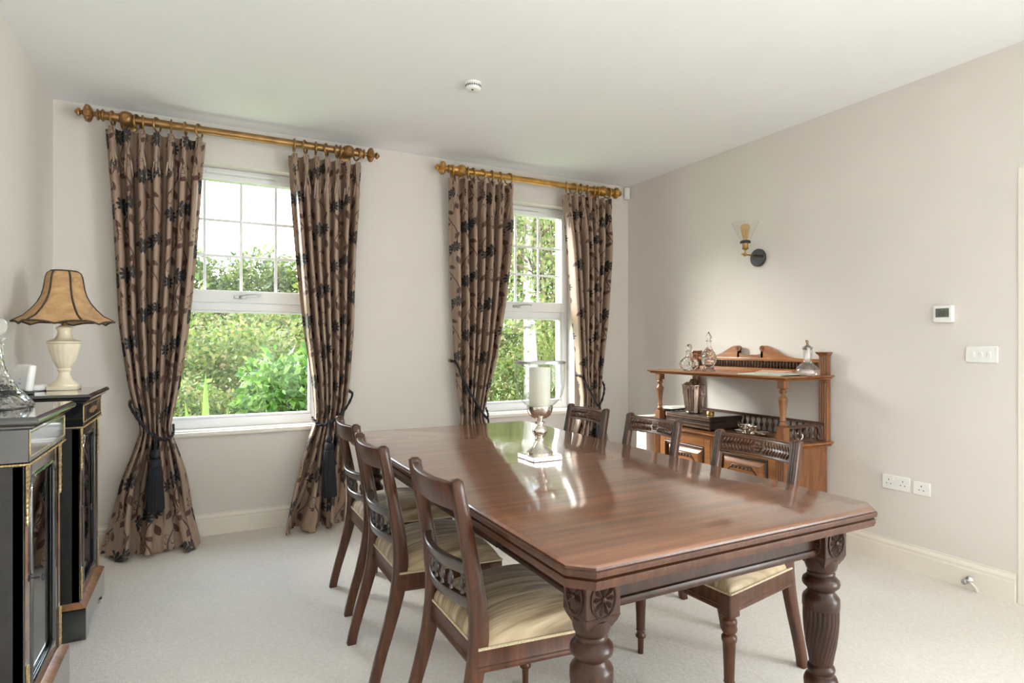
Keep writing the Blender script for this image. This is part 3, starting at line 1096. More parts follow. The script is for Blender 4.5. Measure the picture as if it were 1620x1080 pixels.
def table_leg(x, y):
    m_ = MB()
    m_.lathe(LEGP, 28, (x, y, 0))
    vs = []
    pr_ = []
    for i in range(len(REED) - 1):
        (r0, z0), (r1, z1) = REED[i], REED[i + 1]
        for k in range(4):
            t_ = k / 4
            pr_.append((r0 + (r1 - r0) * t_, z0 + (z1 - z0) * t_))
    pr_.append(REED[-1])
    m_.lathe(pr_, 144, (x, y, 0), None, True, lambda a, zz: 0.955 + 0.05 * abs(math.cos(12 * (a + 2.6 * (max(0.0, 0.39 - zz)) ** 1.0 * 1.6))))
    m_.lathe(LEGT, 28, (x, y, 0))
    lg = m_.build('leg', 'mahogany', tb)
    h = 0.0475
    bl = MB().box(x - h, x + h, y - h, y + h, 0.588, 0.6845, 0.002)
    bl.loft([[(x + sx * r, y + sy * r, z) for sx, sy in ((-1, -1), (1, -1), (1, 1), (-1, 1))] for r, z in ((0.034, 0.558), (0.038, 0.566), (0.0425, 0.574), (0.0475, 0.589))])
    bo = bl.build('leg_block', 'mahogany', lg)
    rs = MB()
    rosette(rs, T(x, y - h, 0.630) , 0.033, 0.042)
    rosette(rs, T(x - h, y, 0.630) @ Rz(-PI / 2), 0.033, 0.042)
    rosette(rs, T(x + h, y, 0.630) @ Rz(PI / 2), 0.033, 0.042)
    rs.build('carved_rosettes', 'mahogany', lg)
    MB().lathe([(0.012, 0.0), (0.017, 0.004), (0.017, 0.02), (0.012, 0.026)], 14, (x, y, 0)).build('castor', 'brass', lg)


for x in (LX0, LX1):
    for y in (LY0, LY1):
        table_leg(x, y)


# ================================================================== DINING CHAIRS
PZ = [0, .1, .2, .3, .38, .46, .55, .65, .75, .845]
PXX = [-.240, -.214, -.183, -.156, -.142, -.141, -.152, -.170, -.190, -.208]
PD = [.034, .036, .040, .047, .053, .050, .043, .038, .035, .034]


def sm(zq, ys):
    zf = np.linspace(-0.05, 0.9, 400)
    f = np.interp(zf, PZ, ys)
    ker = np.hanning(41); ker /= ker.sum()
    f = np.convolve(np.pad(f, 20, mode='edge'), ker, 'valid')
    return float(np.interp(zq, zf, f))


def postx(z): return sm(z, PXX)


CH = thing('dining_chair', 'x', 'chair', (0, 0, 0), 'mahogany dining chairs')
PY = 0.175
for sd in (-1, 1):
    loops = []
    for z in list(np.linspace(0, 0.838, 26)) + [0.845]:
        d = sm(z, PD) / 2
        wy = 0.0155
        if z > 0.84:
            d -= 0.006; wy -= 0.006
        cx, cyy = postx(z), sd * PY
        b_ = 0.004
        loops.append([(cx - d + b_, cyy - wy, z), (cx + d - b_, cyy - wy, z), (cx + d, cyy - wy + b_, z), (cx + d, cyy + wy - b_, z),
                      (cx + d - b_, cyy + wy, z), (cx - d + b_, cyy + wy, z), (cx - d, cyy + wy - b_, z), (cx - d, cyy - wy + b_, z)])
    po = MB().loft(loops).build('back_post', 'chair_wood', CH, 50)
    rd = MB()
    for k in (-0.009, 0.0, 0.009):
        rd.tube([(postx(z) + sm(z, PD) / 2 - 0.0005, sd * PY + k, z) for z in np.linspace(0.5, 0.838, 12)], 0.0036, 6)
    rd.build('reeding', 'chair_dark', po)


def bow_rail(z0, z1, bow, thk, mat, name, n=14, off=0.0):
    loops = []
    for i in range(n + 1):
        t_ = -1 + 2 * i / n
        y = t_ * (PY - 0.012)
        dxx = -bow * (1 - t_ * t_) + off
        zm = (z0 + z1) / 2
        a0, a1 = postx(z0) + dxx, postx(z1) + dxx
        h = thk / 2
        c_ = 0.003
        loops.append([(a0 - h, y, z0 + c_), (a0 - h + c_, y, z0), (a0 + h - c_, y, z0), (a0 + h, y, z0 + c_), (a1 + h, y, z1 - c_), (a1 + h - c_, y, z1), (a1 - h + c_, y, z1), (a1 - h, y, z1 - c_)])
    return MB().loft(loops).build(name, mat, CH, 40)


cr = bow_rail(0.757, 0.832, 0.028, 0.022, 'chair_wood', 'crest_rail')
bow_rail(0.580, 0.613, 0.036, 0.024, 'chair_dark', 'middle_rail')
bow_rail(0.484, 0.515, 0.036, 0.024, 'chair_dark', 'lower_rail')
SPN = [(0.0035, 0), (0.0065, 0.004), (0.0045, 0.010), (0.004, 0.016), (0.0085, 0.022), (0.0098, 0.032), (0.0085, 0.042), (0.004, 0.049), (0.0045, 0.055), (0.0065, 0.061), (0.0035, 0.066)]
for k in range(6):
    t_ = -1 + 2 * (k + 0.7) / 6.4
    y = t_ * (PY - 0.02)
    x = (postx(0.515) + postx(0.58)) / 2 - 0.036 * (1 - t_ * t_)
    MB().lathe(SPN, 10, (x, y, 0.5145)).build('spindle', 'chair_dark', CH)
# carving on the front of the crest rail: two rows of curled leaves and a flower
cv = MB()


def crest_pt(y, z, out):
    t_ = y / (PY - 0.012)
    return Vector((postx(z) - 0.028 * (1 - t_ * t_) + 0.011 + out, y, z))


for sd in (-1, 1):
    for row, zc_, tilt in ((0, 0.808, -1), (1, 0.780, 1)):
        for k in range(9):
            y = sd * (0.027 + k * 0.0142)
            a = crest_pt(y, zc_ - 0.011 * tilt, 0.000)
            mid = crest_pt(y + sd * 0.002, zc_, 0.005)
            c_ = crest_pt(y + sd * 0.011, zc_ + 0.012 * tilt, 0.001)
            cv.tube([a, mid, c_], [0.0016, 0.0050, 0.0014], 6)
for k in range(6):
    a = 2 * PI * k / 6
    q_ = crest_pt(0.012 * math.cos(a), 0.794 + 0.014 * math.sin(a), 0.002)
    cv.ball(q_, 0.0068, (0.7, 1, 1), 8, 6)
cv.ball(crest_pt(0, 0.794, 0.005), 0.006, (1, 1, 1), 8, 6)
for z in (0.824, 0.764):
    cv.tube([crest_pt(-0.158 + 0.316 * i / 14, z, 0.0) for i in range(15)], 0.0026, 6)
cv.build('carving', 'chair_carved', cr)
# seat frame
XF, XBk, HF, HB = 0.235, -0.150, 0.232, 0.190


def hw(x): return HB + (HF - HB) * (x - XBk) / (XF - XBk)


def rail(p0, p1, name, thk=0.022):
    p0, p1 = Vector(p0), Vector(p1)
    d = (p1 - p0).normalized()
    nrm = Vector((d.y, -d.x, 0))
    prof = [(-thk, 0.325), (0.0, 0.325), (0.002, 0.333), (0.0, 0.339), (0.0035, 0.345), (0.0, 0.352), (0.0, 0.385), (-thk, 0.385)]
    L = []
    for p_ in (p0, p1):
        L.append([(p_.x + nrm.x * o_, p_.y + nrm.y * o_, z) for o_, z in prof])
    MB().loft(L).build(name, 'chair_wood', CH, 30)


rail((XF, -HF + 0.02, 0), (XF, HF - 0.02, 0), 'front_rail')
rail((XBk - 0.004, HB - 0.02, 0), (XBk - 0.004, -HB + 0.02, 0), 'back_rail')
rail((XBk, -HB, 0), (XF - 0.02, -hw(XF - 0.02), 0), 'side_rail')
rail((XF - 0.02, hw(XF - 0.02), 0), (XBk, HB, 0), 'side_rail')
FLEG = [(0.0105, 0.0), (0.0115, 0.05), (0.0125, 0.058), (0.0195, 0.064), (0.0205, 0.071), (0.0150, 0.078), (0.0150, 0.088), (0.0185, 0.092), (0.0165, 0.098), (0.0185, 0.16), (0.0215, 0.222), (0.0245, 0.228),
        (0.0255, 0.240), (0.0215, 0.246), (0.0170, 0.251), (0.0235, 0.258), (0.0265, 0.268), (0.0235, 0.277), (0.0245, 0.283), (0.0255, 0.292), (0.0235, 0.298), (0.0185, 0.303), (0.021, 0.310)]
for sd in (-1, 1):
    m_ = MB().lathe(FLEG, 18, (0.212, sd * 0.208, 0))
    m_.box(0.187, 0.237, sd * 0.208 - 0.025, sd * 0.208 + 0.025, 0.308, 0.385, 0.004)
    m_.build('front_leg', 'chair_wood', CH)
# cushion
NS = 26
vs, fs = [], []
for i in range(NS + 1):
    for j in range(NS + 1):
        s_, t_ = -1 + 2 * i / NS, -1 + 2 * j / NS
        s2 = math.copysign(1 - (1 - abs(s_)) ** 1.8, s_)
        t2 = math.copysign(1 - (1 - abs(t_)) ** 1.8, t_)
        x = (XF + XBk) / 2 + s2 * (XF - XBk - 0.004) / 2
        y = t2 * (hw(x) - 0.003)
        e_ = (1 - abs(s2) ** 5) * (1 - abs(t2) ** 5)
        z = 0.384 + 0.066 * e_ ** 0.38 + 0.028 * (1 - s2 * s2) * (1 - t2 * t2)
        vs.append((x, y, z))
for i in range(NS):
    for j in range(NS):
        a = i * (NS + 1) + j
        fs.append((a, a + NS + 1, a + NS + 2, a + 1))
cu_ = MB().add(vs, fs).build('seat_cushion', 'seat_cloth', CH, 80)
bp = []
for x, y in ((XF, -HF), (XF, HF), (XBk, HB), (XBk, -HB)):
    bp.append((x, y))
gm = MB()
for i in range(4):
    (x0, y0), (x1, y1) = bp[i], bp[(i + 1) % 4]
    gm.tube([(x0 + (x1 - x0) * k / 24, y0 + (y1 - y0) * k / 24, 0.389) for k in range(25)], 0.0042, 6)
gm.build('gimp_braid', 'gimp', cu_)
seats = [(0.797, 1.628, 0.0, 'nearest of the three chairs along the left side of the table'),
         (0.765, 2.235, 0.0, 'middle chair of the three along the left side of the table'),
         (0.808, 2.846, 0.0, 'farthest left-side dining chair, in front of a curtain tassel'),
         (1.735, 1.622, PI + 0.06, 'nearest right-side dining chair, its carved crest before the sideboard doors'),
         (1.778, 2.290, PI, 'middle right-side dining chair, in front of the sideboard left end'),
         (1.772, 2.846, PI, 'farthest right-side dining chair, partly behind the hurricane lamp')]
for i, (x, y, rz, lb) in enumerate(seats):
    o = CH if i == 0 else copy_tree(CH)
    o.location = (x, y, 0)
    o.rotation_euler = (0, 0, rz)
    o['label'] = lb


# ================================================================== HURRICANE LAMP ON THE TABLE
HX, HYY = 1.205, 2.072
hv = thing('hurricane_lamp', 'glass hurricane lamp on a silver pedestal, standing on the table', 'candle holder', (HX, HYY, TT))
hl = 0.066
MB().box(HX - hl, HX + hl, HYY - hl, HYY + hl, TT, TT + 0.022, 0.003).build('base_plate', 'silver', hv)
MB().lathe([(0.052, .022), (0.052, .028), (0.046, .033), (0.032, .045), (0.019, .062), (0.014, .072), (0.021, .076), (0.021, .082), (0.014, .087), (0.022, .094), (0.030, .106), (0.031, .114), (0.027, .125), (0.015, .135),
            (0.013, .140), (0.020, .143), (0.020, .149), (0.013, .153), (0.014, .160), (0.030, .166), (0.043, .176), (0.050, .190), (0.053, .207), (0.053, .213), (0.049, .213), (0.048, .200), (0.03, .185), (0.0, .183)],
           36, (HX, HYY, TT), None, False).build('stem', 'silver', hv)
bell = [(0.047, .212), (0.062, .222), (0.080, .240), (0.092, .262), (0.099, .290), (0.102, .325), (0.102, .365), (0.102, .385)]
bell_in = [(r - 0.003, z) for r, z in reversed(bell)]
go = MB().lathe(bell, 48, (HX, HYY, TT), None, False).build('glass_bell', 'vase_glass', hv)
MB().lathe([(0.1000, .383), (0.1045, .384), (0.1045, .394), (0.1000, .394), (0.1000, .383)], 48, (HX, HYY, TT), None, False).build('metal_rim', 'steel', hv)
cd = thing('pillar_candle', 'thick ivory pillar candle inside the glass hurricane lamp', 'candle', (HX, HYY, TT + 0.186))
MB().lathe([(0.043, .187), (0.043, .365), (0.041, .369), (0.034, .3685), (0.01, .366), (0.0, .3655)], 36, (HX, HYY, TT), None, True).build('wax', 'wax', cd)
MB().tube([(HX, HYY, TT + .365), (HX + .001, HYY, TT + .372), (HX + .003, HYY, TT + .377)], 0.0012, 6).build('wick', 'dark_plastic', cd)


# ================================================================== SIDEBOARD
SBX0, SBX1, SBY0, SBY1 = 2.93, 3.335, 2.275, 3.365
SHZ, WTZ = 1.018, 0.622
sb = thing('sideboard', 'carved walnut sideboard with spindled gallery, raised shelf and swan-neck pediment', 'sideboard', ((SBX0 + SBX1) / 2, (SBY0 + SBY1) / 2, 0))
# carcass
cb = MB()
cb.box(SBX0 + 0.012, SBX1 - 0.01, SBY0 + 0.012, SBY0 + 0.03, 0.08, WTZ - 0.03)
cb.box(SBX0 + 0.012, SBX1 - 0.01, SBY1 - 0.03, SBY1 - 0.012, 0.08, WTZ - 0.03)
cb.box(SBX1 - 0.02, SBX1 - 0.01, SBY0 + 0.03, SBY1 - 0.03, 0.08, WTZ - 0.03)
cb.box(SBX0 + 0.012, SBX1 - 0.02, SBY0 + 0.03, SBY1 - 0.03, 0.08, 0.1)
cb.build('carcass', 'walnut_v', sb, 0)
MB().box(SBX0 - 0.005, SBX1 - 0.005, SBY0 - 0.005, SBY1 + 0.005, 0.0, 0.08, 0.006).build('plinth', 'walnut', sb, 0)
WP = [(0.0, 0), (0.012, 0.003), (0.016, 0.009), (0.012, 0.014), (0.022, 0.018), (0.027, 0.025), (0.022, 0.031)]


def board(z1, th, name, x0, x1, y0, y1, mat):
    loops = []
    for o_, z in WP:
        zz = z1 - th + z / 0.031 * th
        o2 = o_ * 1.5
        loops.append([(x0 - o2, y0 - o2, zz), (x1, y0 - o2, zz), (x1, y1 + o2, zz), (x0 - o2, y1 + o2, zz)])
    return MB().loft(loops).build(name, mat, sb, 30)


board(WTZ, 0.032, 'worktop', SBX0 + 0.005, SBX1, SBY0 + 0.012, SBY1 - 0.012, 'walnut')
board(SHZ, 0.026, 'raised_shelf', SBX0 - 0.005, SBX1 - 0.01, SBY0, SBY1, 'walnut')
# front: pilasters, centre stile, two panelled doors
yc_ = (SBY0 + SBY1) / 2
for y0, y1 in ((SBY0, SBY0 + 0.055), (SBY1 - 0.055, SBY1)):
    m_ = MB().box(SBX0 - 0.004, SBX0 + 0.02, y0, y1, 0.08, WTZ - 0.032, 0.002)
    pl = m_.build('pilaster', 'walnut_v', sb, 0)
    m_ = MB()
    for k in range(3):
        yy = y0 + 0.0135 + 0.014 * k
        m_.tube([(SBX0 - 0.004, yy, 0.12), (SBX0 - 0.004, yy, WTZ - 0.06)], 0.005, 8)
    m_.build('reeding', 'walnut_v', pl)
MB().box(SBX0, SBX0 + 0.02, yc_ - 0.011, yc_ + 0.011, 0.08, WTZ - 0.032, 0.003).build('centre_stile', 'walnut_v', sb, 0)
MB().box(SBX0 + 0.002, SBX0 + 0.02, SBY0 + 0.055, yc_ - 0.011, WTZ - 0.044, WTZ - 0.032).box(SBX0 + 0.002, SBX0 + 0.02, yc_ + 0.011, SBY1 - 0.055, WTZ - 0.044, WTZ - 0.032).build('top_rail', 'walnut', sb, 0)


def carved_door(y0, y1):
    z0, z1 = 0.082, WTZ - 0.045
    d = MB()
    st = 0.055
    d.box(SBX0, SBX0 + 0.018, y0, y0 + st, z0, z1, 0.002)
    d.box(SBX0, SBX0 + 0.018, y1 - st, y1, z0, z1, 0.002)
    d.box(SBX0, SBX0 + 0.018, y0 + st, y1 - st, z1 - st, z1, 0.002)
    d.box(SBX0, SBX0 + 0.018, y0 + st, y1 - st, z0, z0 + st, 0.002)
    do = d.build('door', 'walnut', sb, 0)
    a0, a1, b0, b1 = y0 + st, y1 - st, z0 + st, z1 - st
    fr = MB()
    for k, (ins, xo, r) in enumerate(((0.004, -0.003, 0.005), (0.014, 0.004, 0.004))):
        fr.tube([(SBX0 + xo, a0 + ins, b0 + ins), (SBX0 + xo, a1 - ins, b0 + ins), (SBX0 + xo, a1 - ins, b1 - ins), (SBX0 + xo, a0 + ins, b1 - ins)], r, 8, True)
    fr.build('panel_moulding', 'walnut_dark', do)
    loops = []
    for ins, xo in ((0.018, 0.014), (0.022, 0.010), (0.05, -0.004), (0.052, -0.008)):
        loops.append([(SBX0 + xo, a0 + ins, b0 + ins), (SBX0 + xo, a1 - ins, b0 + ins), (SBX0 + xo, a1 - ins, b1 - ins), (SBX0 + xo, a0 + ins, b1 - ins)])
    MB().loft(loops).build('raised_panel', 'walnut', do, 20)
    c_y, c_z = (a0 + a1) / 2, (b0 + b1) / 2
    cv_ = MB()
    hy, hz = (a1 - a0) / 2 - 0.075, (b1 - b0) / 2 - 0.062
    oc = [(-hy, -hz + 0.04), (-hy + 0.04, -hz), (hy - 0.04, -hz), (hy, -hz + 0.04), (hy, hz - 0.04), (hy - 0.04, hz), (-hy + 0.04, hz), (-hy, hz - 0.04)]
    cv_.tube([(SBX0 - 0.009, c_y + a, c_z + b_) for a, b_ in oc], 0.005, 8, True)
    for k in range(6):
        cv_.ball((SBX0 - 0.011, c_y - hy + 0.035 + k * (2 * hy - 0.07) / 5, c_z + hz - 0.014), 0.0085, (0.8, 1, 1), 10, 6)
        cv_.ball((SBX0 - 0.011, c_y - hy + 0.035 + k * (2 * hy - 0.07) / 5, c_z - hz + 0.014), 0.0085, (0.8, 1, 1), 10, 6)
    for k in range(8):
        a = 2 * PI * k / 8
        cv_.ball((SBX0 - 0.009, c_y + 0.035 * math.cos(a), c_z + 0.045 * math.sin(a)), 0.018, (0.5, 1, 1), 10, 6)
    cv_.ball((SBX0 - 0.012, c_y, c_z), 0.02, (0.6, 1, 1), 12, 8)
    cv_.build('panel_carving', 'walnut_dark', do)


carved_door(SBY0 + 0.057, yc_ - 0.013)
carved_door(yc_ + 0.013, SBY1 - 0.057)
# front pillars carrying the shelf
PIL = [(0.014, 0.0), (0.020, 0.006), (0.022, 0.014), (0.014, 0.022), (0.0125, 0.030), (0.018, 0.036), (0.017, 0.042), (0.0145, 0.05), (0.0175, 0.085), (0.0225, 0.125), (0.0245, 0.148), (0.0265, 0.152), (0.0265, 0.160),
       (0.0235, 0.166), (0.0155, 0.174), (0.013, 0.186), (0.0205, 0.194), (0.022, 0.204), (0.017, 0.212), (0.015, 0.22)]
for y in (SBY0 + 0.028, SBY1 - 0.028):
    px = SBX0 + 0.024
    m_ = MB().box(px - 0.025, px + 0.025, y - 0.025, y + 0.025, WTZ, WTZ + 0.105, 0.002)
    m_.lathe([(r, WTZ + 0.104 + z * 1.02) for r, z in PIL], 22, (px, y, 0))
    m_.box(px - 0.024, px + 0.024, y - 0.024, y + 0.024, WTZ + 0.325, SHZ - 0.024, 0.004)
    m_.build('pillar', 'walnut_v', sb)
# back posts to the top, fluted
for y0, y1 in ((SBY0 - 0.005, SBY0 + 0.048), (SBY1 - 0.048, SBY1 + 0.005)):
    m_ = MB()
    m_.box(SBX1 - 0.036, SBX1, y0, y1, WTZ, SHZ - 0.026, 0.002)
    m_.box(SBX1 - 0.036, SBX1, y0, y1, SHZ, 1.135, 0.002)
    po = m_.build('back_post', 'walnut_v', sb, 0)
    m_ = MB()
    for k in range(3):
        yy = y0 + 0.0125 + 0.014 * k
        m_.tube([(SBX1 - 0.036, yy, WTZ + 0.02), (SBX1 - 0.036, yy, SHZ - 0.05)], 0.0052, 8)
        m_.tube([(SBX1 - 0.036, yy, SHZ + 0.005), (SBX1 - 0.036, yy, 1.13)], 0.0052, 8)
    m_.build('reeding', 'walnut_v', po)
    m_ = MB()
    m_.loft([[(SBX1 - 0.036 - o_, y0 - o_, z), (SBX1, y0 - o_, z), (SBX1, y1 + o_, z), (SBX1 - 0.036 - o_, y1 + o_, z)] for o_, z in ((0.0, 1.133), (0.004, 1.14), (0.012, 1.148), (0.014, 1.153), (0.012, 1.156))])
    m_.build('post_cap', 'walnut_v', po, 0)
# pediment board with spindle row
by0, by1 = SBY0 + 0.048, SBY1 - 0.048
MB().box(SBX1 - 0.022, SBX1 - 0.002, by0, by1, SHZ, SHZ + 0.026, 0.002).build('lower_back_rail', 'walnut', sb, 0)
MB().box(SBX1 - 0.008, SBX1 - 0.003, by0, by1, SHZ + 0.026, SHZ + 0.072).build('back_strip', 'walnut_dark', sb, 0)
bob = MB().lathe([(0.004, 0), (0.0075, 0.006), (0.0092, 0.014), (0.0098, 0.023), (0.0092, 0.032), (0.0075, 0.040), (0.004, 0.046)], 8, (0, 0, 0))
bme = bob.mesh('bobbin')
nb = 41
for k in range(nb):
    o = link('bobbin', bme, 'walnut_dark', sb)
    o.location = Vector((SBX1 - 0.018, by0 + (k + 0.5) * (by1 - by0) / nb, SHZ + 0.026)) - sb.location
MB().box(SBX1 - 0.028, SBX1 - 0.002, by0, by1, SHZ + 0.072, SHZ + 0.094, 0.004, seg=2).build('upper_back_rail', 'walnut', sb)
pc = 2.845
top = [(0.40, 0.0), (0.34, 0.004), (0.29, 0.014), (0.245, 0.03), (0.20, 0.052), (0.165, 0.070), (0.14, 0.079), (0.118, 0.082), (0.100, 0.078), (0.091, 0.068), (0.090, 0.058), (0.097, 0.050), (0.106, 0.050), (0.107, 0.044),
       (0.098, 0.034), (0.082, 0.025), (0.06, 0.020), (0.035, 0.018), (0.015, 0.020), (0.0, 0.015)]
poly = [(pc + d, SHZ + 0.094 + h) for d, h in top] + [(pc - d, SHZ + 0.094 + h) for d, h in reversed(top[:-1])]
poly += [(pc - 0.40, SHZ + 0.090), (pc + 0.40, SHZ + 0.090)]
pdm = MB()
n2 = len(top)


def ped_half(sg):
    f_ = [(pc + sg * d, SHZ + 0.094 + h) for d, h in top]
    base_ = [(pc + sg * d, SHZ + 0.0925) for d, h in top]
    for xa, flip in ((SBX1 - 0.022, 0), (SBX1 - 0.003, 1)):
        pass
    xa, xb = SBX1 - 0.022, SBX1 - 0.003
    vs_ = [(xa, y, z) for y, z in f_] + [(xa, y, z) for y, z in base_] + [(xb, y, z) for y, z in f_] + [(xb, y, z) for y, z in base_]
    n = len(f_)
    fs_ = []
    for i in range(n - 1):
        fs_ += [(i, i + 1, n + i + 1, n + i), (2 * n + i + 1, 2 * n + i, 3 * n + i, 3 * n + i + 1), (i + 1, i, 2 * n + i, 2 * n + i + 1)]
    pdm.add(vs_, fs_)


ped_half(1)
ped_half(-1)
pd = pdm.build('pediment', 'walnut', sb, 30)
for sg in (1, -1):
    sp_ = []
    for k in range(26):
        a = k / 25 * 3.6 * PI
        r = 0.0135 * (1 - k / 30)
        sp_.append((SBX1 - 0.024, pc + sg * (0.104 - r * math.cos(a + 0.4) * 0.9), SHZ + 0.094 + 0.064 + r * math.sin(a + 0.4)))
    MB().tube(sp_, 0.0035, 6).lathe([(0.019, 0), (0.020, 0.002), (0.020, 0.019), (0.019, 0.021)], 22, (0, 0, 0), T(SBX1 - 0.003, pc + sg * 0.100, SHZ + 0.094 + 0.062) @ Ry(-PI / 2)).build('scroll', 'walnut_v', pd)
# spindled gallery round the worktop
gz = WTZ + 0.098
gs = MB().lathe([(0.004, 0), (0.0075, 0.005), (0.005, 0.012), (0.0045, 0.02), (0.0095, 0.03), (0.0118, 0.044), (0.0105, 0.054), (0.0055, 0.066), (0.0045, 0.076), (0.0075, 0.082), (0.004, 0.088)], 8)
gme = gs.mesh('spindle')


def gallery(p0, p1, n):
    p0, p1 = Vector(p0), Vector(p1)
    d = (p1 - p0)
    h = 0.011
    nn = Vector((-d.y, d.x, 0)).normalized() * h
    m_ = MB()
    m_.loft([[(p.x + nn.x * a, p.y + nn.y * a, gz + z) for a, z in ((-1, -0.006), (1, -0.006), (1, 0.006), (0.5, 0.011), (-0.5, 0.011), (-1, 0.006))] for p in (p0, p1)])
    ro = m_.build('gallery_rail', 'walnut_dark', sb, 30)
    m_ = MB().box(min(p0.x, p1.x) - 0.010, max(p0.x, p1.x) + 0.010, min(p0.y, p1.y) - 0.010, max(p0.y, p1.y) + 0.010, WTZ, WTZ + 0.008)
    m_.build('gallery_foot', 'walnut_dark', sb, 0)
    for k in range(n):
        o = link('spindle', gme, 'walnut_dark', sb)
        o.location = p0 + d * ((k + 0.5) / n) + Vector((0, 0, WTZ + 0.006)) - sb.location


gallery((SBX0 + 0.052, SBY0 + 0.022, 0), (SBX1 - 0.038, SBY0 + 0.022, 0), 7)
gallery((SBX0 + 0.052, SBY1 - 0.022, 0), (SBX1 - 0.038, SBY1 - 0.022, 0), 7)
gallery((SBX1 - 0.018, SBY0 + 0.052, 0), (SBX1 - 0.018, SBY1 - 0.052, 0), 22)


# ------------------------------------------------------------------ things on the sideboard
def lathe_thing(name, label, cat, loc, parts, seg=28, group=None):
    t = thing(name, label, cat, loc, group)
    for pn, prof, mat in parts:
        MB().lathe(prof, seg, loc, None, True).build(pn, mat, t)
    return t


dz = SHZ
d1 = thing('decanter', 'squat round cut-glass decanter with ball stopper, leftmost on the raised shelf', 'decanter', (3.03, 3.125, dz), 'glass decanters')
MB().lathe([(0.036, 0), (0.040, 0.002), (0.042, 0.010), (0.056, 0.020), (0.066, 0.036), (0.067, 0.052), (0.058, 0.070), (0.036, 0.088), (0.021, 0.099), (0.018, 0.115), (0.0185, 0.128), (0.027, 0.136), (0.026, 0.139), (0.014, 0.137), (0.0135, 0.105), (0.02, 0.085), (0.05, 0.06), (0.055, 0.04), (0.04, 0.012), (0.0, 0.010)], 32, (3.03, 3.125, dz), None, False).build('body', 'crystal', d1)
st_ = MB().ball((3.03, 3.122, dz + 0.164), 0.022, (1, 1, 1), 16, 10)
st_.lathe([(0.009, 0.128), (0.010, 0.14), (0.008, 0.146)], 12, (3.03, 3.125, dz))
st_.build('stopper', 'crystal', d1)
x, y = 3.055, 2.965
d2 = thing('decanter', 'tall slender cut-glass decanter with pointed stopper on the raised shelf', 'decanter', (x, y, dz), 'glass decanters')
MB().lathe([(0.040, 0), (0.042, 0.004), (0.036, 0.014), (0.031, 0.028), (0.036, 0.040), (0.046, 0.060), (0.051, 0.082), (0.049, 0.105), (0.038, 0.130), (0.024, 0.150), (0.016, 0.168), (0.0135, 0.19), (0.015, 0.203), (0.022, 0.208), (0.021, 0.211), (0.011, 0.21), (0.010, 0.17), (0.03, 0.125), (0.04, 0.085), (0.03, 0.045), (0.0, 0.03)], 32, (x, y, dz), None, False).build('body', 'crystal', d2)
MB().lathe([(0.007, 0.203), (0.008, 0.214), (0.015, 0.222), (0.021, 0.232), (0.019, 0.243), (0.010, 0.255), (0.006, 0.264), (0.001, 0.27)], 10, (x, y, dz)).build('stopper', 'crystal', d2)
x, y = 3.12, 2.268
d3 = thing('claret_jug', 'clear glass claret jug with silver hinged lid, right end of raised shelf', 'jug', (x, y, dz))
MB().lathe([(0.0, 0.002), (0.045, 0.001), (0.06, 0.004), (0.066, 0.018), (0.064, 0.036), (0.052, 0.055), (0.036, 0.068), (0.025, 0.078), (0.0215, 0.092), (0.021, 0.15), (0.0235, 0.156)], 32, (x, y, dz), None, False).build('body', 'jug_glass', d3)
MB().lathe([(0.024, 0.150), (0.025, 0.158), (0.031, 0.160), (0.030, 0.164), (0.02, 0.172), (0.01, 0.178), (0.0, 0.180)], 24, (x, y, dz), None, False).build('lid', 'steel', d3)
lk = MB().ball((x, y, dz + 0.183), 0.008, (1, 1, 1), 10, 6)
lk.tube([(x, y, dz + 0.188), (x - 0.006, y + 0.004, dz + 0.196), (x - 0.002, y + 0.008, dz + 0.207), (x + 0.006, y + 0.002, dz + 0.204), (x + 0.004, y - 0.002, dz + 0.194)], 0.0035, 7)
lk.build('lid_finial', 'brass', d3)
MB().tube(catmull([(x - 0.012, y - 0.024, dz + 0.158), (x - 0.02, y - 0.040, dz + 0.150), (x - 0.02, y - 0.043, dz + 0.12), (x - 0.016, y - 0.036, dz + 0.085), (x - 0.012, y - 0.026, dz + 0.078)], 5), 0.0035, 7).build('handle', 'clear_crystal', d3)
# papers
pp = thing('magazine', 'pale green glossy magazine lying flat on the raised shelf', 'magazine', (3.02, 2.44, dz), 'papers on the raised shelf')
MB().box(-0.1, 0.1, -0.14, 0.14, 0.0, 0.006, 0.001, T(3.02, 2.46, dz) @ Rz(0.06)).build('pages', 'paper', pp, 0)
MB().box(-0.1, 0.1, -0.141, 0.141, 0.0061, 0.0068, 0, T(3.02, 2.46, dz) @ Rz(0.06)).build('cover', 'paper_green', pp, 0)
p2 = thing('brochure', 'thin grey-green brochure on top of the pale green magazine', 'brochure', (3.05, 2.41, dz + 0.0068), 'papers on the raised shelf')
MB().box(-0.085, 0.085, -0.115, 0.115, 0.0068, 0.0115, 0.001, T(3.05, 2.40, dz) @ Rz(-0.1)).build('pages', 'paper_green', p2, 0)
p3 = thing('envelope', 'folded pink-brown envelope on top of the papers', 'envelope', (3.10, 2.47, dz + 0.0115), 'papers on the raised shelf')
MB().box(-0.05, 0.05, -0.10, 0.10, 0.0116, 0.014, 0.0005, T(3.09, 2.475, dz) @ Rz(0.12)).build('sheet', 'paper_pink', p3, 0)
MB().prism([(-0.05, 0.014), (0.05, 0.014), (0.03, 0.024)], 'y', -0.095, 0.095, T(3.09, 2.475, dz) @ Rz(0.12)).build('flap', 'paper_pink', p3, 0)
